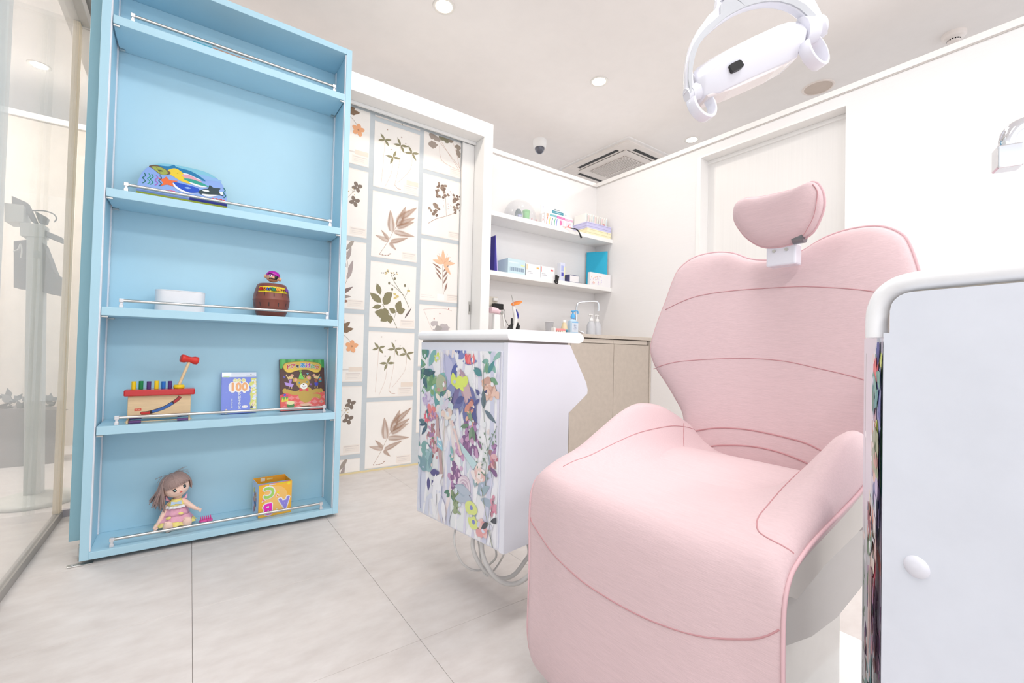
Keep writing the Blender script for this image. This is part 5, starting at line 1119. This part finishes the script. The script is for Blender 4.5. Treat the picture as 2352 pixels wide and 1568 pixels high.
# books leaning against the back
def book(name, lab, x, w_, h_, th, y, tilt, art, rgb):
    t = thing(name, lab, 'book', (x, y, .4705+th*math.sin(tilt)+.0004), rot=(-tilt, 0, 0), group='picture books on the bookcase')
    MB().box((0, 0, 0), (w_, .0015, h_)).build('front_cover', mat('cover_%d' % rgb[0], rgb, .4), t); MB().box((0, th-.0015, 0), (w_, th, h_)).build('back_cover', mat('cover_%d' % rgb[0]), t)
    MB().box((.002, .0016, .002), (w_-.003, th-.0016, h_-.002)).build('pages', mat('page_white'), t); MB().box((-.0015, 0, 0), (-.0001, th, h_)).build('spine', mat('cover_%d' % rgb[0]), t)
    A = Art(w_, h_, base=.0003); art(A); A.build('cover_print', lambda a, b, l: (a, -l, b), t, mat_=print_mat('glossy_print', .3, .3)); return t
def art_100(A):
    A.rect(0, 0, 1, 1, (122, 140, 226)); A.rect(0, .88, 1, 1, (228, 236, 250)); A.line([(0, .885), (1, .885)], .002, (170, 186, 210)); A.blob(.14, .90, .012, .004, (190, 214, 160)); A.line([(.7, .93), (.95, .92)], .002, (200, 200, 210)); A.dot(.84, .95, .0022, (90, 90, 100), 7)
    P = [(1, .86), (.84, .86)]; R = random.Random(2)
    for k in range(15): P.append((.82+R.uniform(-.03, .03), .84-k*.056))
    A.poly(P+[(.8, .02), (1, 0)], (218, 220, 120))
    for k in range(26): A.blob(R.uniform(.84, .99), R.uniform(.04, .84), .004, .005, R.choice([(238, 236, 170), (196, 208, 90), (246, 224, 190), (216, 226, 240)]), 6, .3)
    for y in (.50, .34, .12, .66): A.blob(.93, y, .007, .006, (230, 236, 248), 8, .2)
    for k in range(30): A.dot(R.uniform(.03, .75), R.uniform(.03, .85), .0009, (170, 184, 246), 5)
    for x, c in ((.38, 'う'), (.49, 'み'), (.62, 'の')): A.dot(x, .80, .0085, (240, 240, 190), 10); A.text(c, x, .80, .014, (206, 190, 80))
    for x in (.30, .47, .65): A.blob(x, .63, .016, .025, (246, 240, 236), 12, .12)
    for x in (.27, .40, .58, .72): A.blob(x, .58, .010, .010, (246, 240, 236), 8, .1)
    for x, c in ((.31, '1'), (.48, '0'), (.66, '0')): A.text(c, x, .63, .048, (246, 178, 120), sx=.85, bold=.0022)
    for k, c in enumerate('かいだてのいえ'): A.text(c, .50, .465-k*.058, .0115, (244, 246, 252), bold=.0005)
    for k, c in enumerate('いわいとしお'): A.text(c, .29, .34-k*.040, .0072, (230, 236, 250), bold=.0003)
    A.ell(.66, .15, .012, .0055, (248, 244, 244)); A.text('ミニ', .66, .15, .008, (210, 90, 90))
    A.blob(.13, .05, .006, .010, (246, 214, 180), 8, .2); A.blob(.09, .045, .005, .005, (248, 248, 250), 8); A.blob(.85, .13, .005, .006, (80, 90, 110), 8, .2); A.line([(.86, .15), (.90, .22)], .0012, (80, 90, 110))
book('blue_picture_book', 'small blue picture book titled with the number 100', .112, .128, .178, .012, 2.212, .30, art_100, (122, 140, 226))
def art_bear(A):
    A.rect(0, 0, 1, 1, (84, 52, 48)); A.poly([(0, 0), (1, 0), (1, .34), (.8, .40), (.5, .32), (.2, .36), (0, .30)], (232, 96, 90))
    for k in range(7):
        for j in range(3): A.poly([(.02+k*.15+.07*(j % 2), .06+j*.09), (.09+k*.15+.07*(j % 2), .10+j*.09), (.16+k*.15+.07*(j % 2), .06+j*.09), (.09+k*.15+.07*(j % 2), .02+j*.09)], (240, 140, 140))
    for k in range(15): A.blob(.03+k*.068, .955, .010, .020 if 2 < k < 12 else .034, [(86, 184, 90), (110, 204, 110), (66, 160, 78)][k % 3], 8, .15)
    P = [(.06, .84), (.10, .92), (.25, .95), (.5, .965), (.75, .95), (.90, .92), (.94, .84), (.88, .74), (.78, .73), (.65, .78), (.5, .79), (.35, .77), (.22, .73), (.12, .75)]
    A.raw([(p.x*A.w, p.y*A.h) for p in crom([(x, y, 0) for x, y in P], 4, True)], (150, 120, 40)); A.raw([(.5*A.w+(p.x-.5)*.965*A.w, .85*A.h+(p.y-.85)*.93*A.h) for p in crom([(x, y, 0) for x, y in P], 4, True)], (244, 204, 84))
    for c, x, y, sz, cc, ro in (('ド', .185, .845, .023, (222, 50, 60), .05), ('ア', .285, .86, .023, (232, 70, 70), .03), ('を', .385, .855, .014, (60, 60, 70), 0), ('あ', .505, .872, .025, (40, 160, 220), 0), ('け', .62, .868, .024, (200, 60, 190), 0), ('た', .72, .855, .021, (80, 180, 90), -.05), ('ら', .825, .843, .022, (236, 120, 50), -.1)):
        A.text(c, x, y, sz, (255, 252, 246), ro, bold=.0026); A.text(c, x, y, sz, cc, ro, bold=.0009)
    B = (198, 162, 70)
    def e(x, y, rx, ry, c, r=0): A.ell(x, y, rx*A.w, ry*A.w, c, 18, r)
    e(.56, .30, .17, .20, B); A.line([(.44, .36), (.32, .33), (.14, .38)], .018, B); A.line([(.68, .34), (.80, .37), (.88, .36)], .018, B); A.line([(.66, .26), (.78, .27), (.9, .24)], .018, B); e(.10, .38, .05, .06, B); e(.90, .37, .05, .05, B)
    e(.33, .59, .06, .06, B); e(.34, .59, .035, .035, (240, 160, 150)); e(.63, .63, .06, .06, B); e(.63, .63, .035, .035, (240, 160, 150))
    e(.50, .53, .15, .14, B); e(.52, .465, .08, .075, (250, 246, 240)); e(.515, .50, .02, .014, (40, 30, 30)); A.line([(.48, .46), (.52, .445), (.56, .46)], .0012, (150, 70, 60)); e(.42, .53, .018, .02, (70, 140, 170)); e(.59, .545, .018, .02, (70, 140, 170))
    A.poly([(.40, .61), (.53, .60), (.45, .76)], (120, 210, 90)); A.dot(.45, .765, .006, (130, 170, 70), 8)
    for x, y in ((.44, .64), (.48, .66), (.45, .70)): A.dot(x, y, .0016, (220, 240, 130), 6)
    A.poly([(.42, .43), (.52, .39), (.42, .35)], (228, 70, 80)); A.poly([(.62, .43), (.52, .39), (.62, .35)], (228, 70, 80)); A.dot(.52, .39, .004, (240, 110, 110), 8)
    for x, fl, cc in ((.22, 1, (170, 130, 210)), (.80, -1, (160, 84, 60))):
        M_ = (232, 200, 140); e(x+.01, .64, .055, .04, M_); e(x+.07*fl*.6, .68, .035, .035, M_); e(x+.07*fl*.6, .68, .020, .020, (240, 150, 150)); A.line([(x-.03*fl, .60), (x-.09*fl, .70)], .004, M_); A.poly([(x-.04, .60), (x+.04, .60), (x+.02, .52), (x-.02, .52)], cc)
        A.line([(x-.015, .50), (x-.03, .42)], .003, M_); A.line([(x+.02, .50), (x+.03, .42)], .003, M_)
    A.poly([(.09, .55), (.30, .51), (.26, .45), (.18, .47), (.12, .49)], (184, 150, 222)); A.poly([(.76, .53), (.85, .53), (.84, .47), (.77, .47)], (60, 70, 190)); A.rect(.86, .54, .93, .64, (60, 150, 160)); A.dot(.895, .59, .005, (236, 110, 70), 8)
    for x, y, c in ((.09, .65, (120, 120, 220)), (.61, .71, (120, 200, 220)), (.68, .50, (150, 100, 200)), (.53, .66, (240, 220, 90))):
        for k in range(3): A.leaf(x, y, .006, .004, k*2.09+.5, c, 3)
    A.rect(.03, .18, .17, .27, (90, 160, 80)); A.poly([(.03, .20), (.06, .27), (.08, .19), (.11, .27), (.14, .20), (.17, .26), (.17, .18), (.03, .17)], (236, 210, 70))
    for x, y, c in ((.06, .29, (220, 60, 80)), (.10, .30, (70, 90, 200)), (.14, .285, (200, 70, 120))): A.dot(x, y, .006, c, 8)
    e(.22, .10, .085, .06, (70, 130, 70)); e(.22, .15, .085, .048, (240, 230, 170)); e(.55, .04, .16, .05, (92, 62, 44)); e(.55, .10, .14, .03, (236, 190, 160))
    for k in range(14): A.ell(.93+.08*math.cos(k*.449), .24+.10*math.sin(k*.449), .0022, .0022, [(90, 180, 150), (230, 210, 90)][k % 2], 5)
    A.rect(.72, .045, .95, .06, (250, 236, 230))
book('bear_picture_book', 'picture book with a dancing bear in a green party hat', .332, .190, .236, .012, 2.205, .26, art_bear, (84, 52, 48))
# two books lying flat on the top shelf
for x0, x1, lab, c in ((at(445, 96, Y=2.12).x, at(487, 108, Y=2.12).x, 'teal covered book lying flat on the top bookcase shelf', (70, 170, 196)), (at(489, 110, Y=2.12).x, at(578, 136, Y=2.12).x, 'brown patterned book lying flat on the top bookcase shelf', (176, 140, 124))):
    t = thing('flat_book', lab, 'book', ((x0+x1)/2, 2.16, 1.9213), group='books lying on the top shelf'); w_ = (x1-x0)/2
    MB().box((-w_, -.045, 0), (w_, .08, .013)).build('pages', mat('page_white'), t); MB().box((-w_-.001, -.047, .0131), (w_+.001, .081, .016)).build('front_cover', mat('cover_%d' % c[0], c, .4), t)
    MB().box((-w_-.001, -.049, 0), (w_+.001, -.0471, .016)).build('spine', mat('cover_%d' % c[0]), t)
# letter box (open carton) on the bottom shelf
t = thing('letter_box', 'open orange carton box printed with upside down letters A B C', 'box', (.250, 2.128, .0408), .09)
BW, BD, BH = .128, .112, .136
OR = mat('orange_card', (250, 180, 60), .4); 
MB().box((0, 0, 0), (BW, .0015, BH)).build('front_wall', OR, t); MB().box((0, BD-.0015, 0), (BW, BD, BH+.004)).build('back_wall', OR, t)
MB().box((0, .0016, 0), (.0015, BD-.0016, BH)).build('left_wall', mat('pale_blue_card', (206, 222, 244), .4), t); MB().box((BW-.0015, .0016, 0), (BW, BD-.0016, BH)).build('right_wall', OR, t); MB().box((.0016, .0016, 0), (BW-.0016, BD-.0016, .002)).build('base', OR, t)
for k, (c, d_, e_) in enumerate((((238, 110, 170), .012, -.010), ((196, 190, 236), .030, -.013), ((150, 206, 214), .05, -.018), ((120, 190, 190), .068, -.024), ((90, 150, 160), .085, -.030))):
    MB().box((.004, d_, .003), (BW-.005-.01*(k > 2), d_+.012, BH-.004-.004*k)).build('inner_box', mat('inner_%d' % k, c, .5), t, .001)
A = Art(BW, BH, (252, 190, 70), base=.0003); A.blob(.5, .5, .05, .055, (252, 204, 120), 12, .1)
for c, x, y, cc in (('C', .30, .76, (170, 224, 110)), ('B', .28, .25, (246, 50, 200)), ('A', .78, .36, (156, 146, 238))):
    ro = PI+(.12 if c == 'A' else 0)
    A.text(c, x, y, .062, (252, 248, 250), ro, .95, bold=.0072); A.text(c, x, y, .062, (252, 248, 250), ro, .95, bold=.0045); A.text(c, x, y, .062, cc, ro, .95, bold=.0026)
for x, y, c in ((.56, .60, (250, 140, 60)), (.14, .52, (240, 90, 150)), (.55, .14, (130, 210, 110))):
    A.poly([(x-.06, y-.05), (x+.07, y), (x-.01, y+.07)], (252, 246, 240)); A.poly([(x-.035, y-.03), (x+.045, y), (x-.005, y+.045)], c)
A.rect(0, .955, .28, .985, (238, 206, 40)); A.rect(.30, .96, .5, .985, (220, 226, 244)); A.rect(.62, .95, .95, 1, (236, 206, 50)); A.dot(.9, .93, .006, (250, 226, 60)); A.dot(.57, .70, .005, (250, 226, 60))
A.build('front_print', lambda x, y, l: (x, -l, y), t)
A = Art(BD, BH, (206, 222, 246), base=.0003); R = random.Random(9)
for k in range(16): A.blob(R.uniform(.15, .6), R.uniform(.1, .75), .009, .012, R.choice([(196, 130, 130), (90, 120, 170), (230, 190, 150), (236, 226, 110), (150, 110, 130)]), 8, .3, 0, R)
A.build('side_print', lambda x, y, l: (-l, BD-x, y), t)
A = Art(BW, .02, (250, 170, 50), base=.0003); A.rect(.22, .2, .36, .9, (250, 230, 210)); A.rect(.42, .4, .6, .7, (252, 214, 130)); A.build('back_print', lambda x, y, l: (x, BD-.0015-l, BH-.018+y), t)

# doll
t = thing('doll', 'sitting toy doll with grey brown hair and pink and yellow dress', 'doll', (-.027, 2.208, .0405))
DS = mat('doll_skin', (255, 216, 198), .5, var=.01); m = MB()
Rh = Matrix.Rotation(-.33, 3, 'Y') @ Matrix.Rotation(.30, 3, 'Z')      # roll then turn of the head
HCn = Vector((-.004, .006, .160))
def hp(x, y, z): return HCn+Rh @ Vector((x, y, z))
m.ring([[hp(rx*math.cos(2*PI*k/24), rx*.95*math.sin(2*PI*k/24)-.002*(zz < 0), zz) for k in range(24)] for zz, rx in [(-.044, .008), (-.041, .020), (-.034, .031), (-.022, .040), (-.008, .0435), (.006, .043), (.02, .039), (.032, .029), (.040, .014), (.042, .002)]])
m.tube([hp(0, 0, -.038), (0, .006, .104)], [.012, .013], 14)
m.tube([(0, .006, .108), (0, .004, .092), (0, .004, .06), (0, .006, .03), (0, .008, .018)], [.012, .022, .027, .030, .026], 18)
for P, rr in (([(-.018, .004, .095), (-.030, -.004, .078), (-.042, -.014, .052), (-.052, -.022, .032), (-.060, -.026, .020)], [.0105, .0105, .009, .0075, .0055]),
              ([(.018, .004, .100), (.030, -.008, .092), (.044, -.022, .082), (.058, -.030, .072), (.066, -.034, .068)], [.0105, .0105, .0095, .0075, .0055])):
    m.tube(P, rr, 12)
for P, rr in (([(-.012, .0, .020), (-.020, -.022, .020), (-.024, -.044, .018), (-.023, -.058, .016)], [.018, .0185, .0165, .0145]), ([(.014, .0, .022), (.026, -.020, .024), (.033, -.038, .024), (.036, -.050, .020)], [.018, .0185, .0165, .0145])):
    m.tube(P, rr, 14)
for c, dx in (((-.022, -.060, .022), -.06), ((.037, -.052, .025), .12)):
    sph(c, .0155, .010, .021, 16, m)
    for k in range(5): sph((c[0]-.009+k*.0044, c[1]-.002, c[2]+.0185-.0008*k), .0030, .0035, .0040, 8, m)
m.tube([(-.060, -.026, .022), (-.066, -.030, .012)], [.0062, .0058], 10); m.tube([(.064, -.033, .069), (.074, -.038, .064)], [.0062, .0058], 10)
for k in range(4):
    m.tube([(-.064+.0022*k, -.031-.0008*k, .013), (-.0665+.0036*k, -.034, .003+.001*k)], [.0021, .0016], 6)
    m.tube([(.073, -.038, .067-.0024*k), (.083-.001*k, -.042, .0665-.0042*k)], [.0021, .0016], 6)
m.tube([(-.058, -.028, .020), (-.053, -.033, .012)], [.0024, .0018], 6); m.tube([(.066, -.036, .071), (.072, -.041, .077)], [.0024, .0018], 6)
for s in (-1, 1): sph(hp(s*.042, .006, -.014), .006, .005, .009, 10, m)
sph(hp(0, -.0425, -.016), .0035, .0035, .003, 10, m)
o = m.build('body', DS, t); md = o.modifiers.new('r', 'REMESH'); md.mode = 'VOXEL'; md.voxel_size = .0011; md.use_smooth_shade = True
md = o.modifiers.new('s', 'SMOOTH'); md.iterations = 3; md.factor = .5
EYD = mat('eye_dark', (44, 52, 58), .15)
for x in (-.0165, .0165):
    d0 = (Rh @ Vector((x*14, -1, .0))).normalized() if False else (Rh @ Vector((x*18, -1, -.05))).normalized(); c0 = hp(x, -.0392, -.0085)
    MB().lathe([(.0060, -.001), (.0056, .0012), (0, .002)], 18, c=c0, axis=d0, sy=1).build('eye', EYD, t)
    MB().lathe([(.0020, .0018), (0, .0026)], 10, c=c0+Vector((0, 0, .001)), axis=d0).build('eye_glint', mat('eye_glint', (190, 226, 220), .1), t)
    MB().tube([hp(x-.007, -.040, -.004), hp(x, -.042, -.0015), hp(x+.007, -.040, -.004)], .0008, 6).build('eyelash', EYD, t)
MB().tube([hp(-.0042, -.0405, -.0235), hp(0, -.0425, -.0225), hp(.0042, -.0405, -.0235)], [.0008, .0021, .0008], 8).build('mouth', mat('doll_lips', (232, 96, 90), .4), t)
# hair: scalp cap plus many locks
HAIR = mat('doll_hair', (164, 138, 132), .5, var=.14, vs=(300, 300, 60), sheen=.2)
m = MB()
m.ring([[hp(rx*math.cos(2*PI*k/24), rx*.98*math.sin(2*PI*k/24)+oy, zz) for k in range(24)] for zz, rx, oy in [(.004, .0445, .010), (.014, .0475, .004), (.026, .044, .002), (.037, .034, .002), (.046, .020, .002), (.0495, .004, .002)]])
hair = m.build('hair', HAIR, t)
R = random.Random(8); m = MB()
for k in range(150):     # fringe
    a = R.uniform(-1.25, 1.25); c_, s_ = math.sin(a), math.cos(a); j = R.uniform(-.002, .002)
    m.tube([hp(.006*c_, -.004*s_, .050), hp(.030*c_, -.030*s_, .040), hp(.0455*c_, -.0455*s_, .018), hp(.0465*c_+j, -.0475*s_, .004+j)], [.0020, .0026, .0024, .0009], 5)
for k in range(280):     # long locks swept to the doll's right
    a = R.uniform(1.1, 5.1); c_, s_ = math.sin(a), math.cos(a); sw = R.uniform(.0, 1.0)
    L_ = R.uniform(.050, .085)*(1-.35*sw); left = max(0, -c_)
    end = hp(.046*c_, -.046*s_, 0) + Vector((.006-.040*sw*left-.006*sw, .010*sw if s_ < 0 else -.004*R.random(), -L_*(.55+.45*left)))
    if c_ > .2: end = hp(.047*c_+.006, -.046*s_, 0)+Vector((.004*R.random(), 0, -R.uniform(.02, .035)))
    if end.y > .068: end.y = .068
    mid = hp(.050*c_, -.049*s_, .004)+Vector((-.010*left*sw, 0, 0))
    m.tube(crom([hp(.006*c_, -.004*s_, .050), hp(.034*c_, -.034*s_, .040), mid, end], 3), [.0018, .0026, .0028, .0030, .0030, .0030, .0028, .0024, .0018, .0009], 5)
for k in range(14):
    a = R.uniform(0, 6.28); m.tube(crom([hp(.01*math.cos(a), .01*math.sin(a), .049), hp(.03*math.cos(a), .03*math.sin(a), .052), hp(.055*math.cos(a), .05*math.sin(a), .034+R.uniform(-.01, .02))], 3), .0005, 4)
o = m.build('lock', HAIR, hair); o['kind'] = 'stuff'
# dress
PKD = mat('doll_dress_pink', (238, 178, 200), .7, var=.05, vs=(200, 200, 200)); YEL = mat('doll_dress_yellow', (246, 230, 140), .7); CWH = mat('doll_collar_white', (246, 244, 248), .7)
def frill(z0, z1, r0, r1, n, amp, m_, nm, oy=.004, sy=.85, lean=0):
    rows = []
    for i in range(7):
        f = i/6; r = r0+(r1-r0)*f; z = z0+(z1-z0)*f
        rows.append([(r*(1+amp*f*math.sin(n*2*PI*k/96))*math.cos(2*PI*k/96)*1.08, oy-lean*f+r*(1+amp*f*math.sin(n*2*PI*k/96))*math.sin(2*PI*k/96)*sy, z+lean*.45*f*math.sin(2*PI*k/96)*0) for k in range(97)])
    o = MB().grid(rows).build(nm, m_, t); s = o.modifiers.new('t', 'SOLIDIFY'); s.thickness = .001; return o
frill(.103, .050, .022, .040, 9, .04, PKD, 'dress', lean=.004, sy=.9); frill(.050, .030, .040, .052, 9, .05, PKD, 'skirt', oy=.0, lean=.004, sy=.9)
frill(.032, .018, .051, .060, 15, .06, YEL, 'hem_frill', oy=-.004, lean=.003, sy=.9)
frill(.110, .080, .013, .036, 14, .05, CWH, 'collar', oy=.001, sy=1.0); frill(.1115, .090, .0125, .0285, 8, .02, YEL, 'collar_inset', oy=-.0015, sy=1.05)
bwm = mat('doll_bow_blue', (196, 220, 246), .5)
MB().prism([(-.016, .006), (0, .0015), (.016, .006), (.017, -.006), (0, -.0015), (-.017, -.006)], lambda a, b: (a, -.0300, .099+b), lambda a, b: (a, -.0255, .101+b)).build('bow', bwm, t, .001)
for s in (-1, 1):
    m = MB(); rows = [[(s*(.020+.014*f), -.006+.016*g, .104+.018*f*math.sin(PI*g)+.004*f) for g in [k/8 for k in range(9)]] for f in (0, .5, 1)]
    o = m.grid(rows).build('sleeve_frill', PKD, t); o.modifiers.new('t', 'SOLIDIFY').thickness = .001
for x, z in ((-.022, .050), (.016, .060)):
    MB().lathe([(.0085, 0), (.0078, .001), (0, .0012)], 16, c=(x, -.0395-.0045*(z < .055), z), axis=(x*12, -1, .25), sy=.6).build('patch', YEL, t)
t = thing('toy_comb', 'pink toy hair comb lying beside the doll', 'comb', (.072, 2.208, .0408), .15)
CPK = mat('comb_pink', (236, 92, 170), .35)
MB().lathe([(.022, 0), (.024, .003), (.023, .006), (0, .007)], 24, sy=.55).build('head', CPK, t)
MB().prism([(.002, -.012), (.016, -.012), (.018, -.034), (.010, -.038), (.003, -.034)], lambda a, b: (a, b, .001), lambda a, b: (a, b, .007)).build('handle', CPK, t, .001)
for k in range(6):
    for j in range(2):
        MB().tube([(-.017+k*.0068, -.004+j*.008, .006), (-.018+k*.0068, -.002+j*.009, .021)], [.0020, .0010], 8).build('tooth', CPK, t)
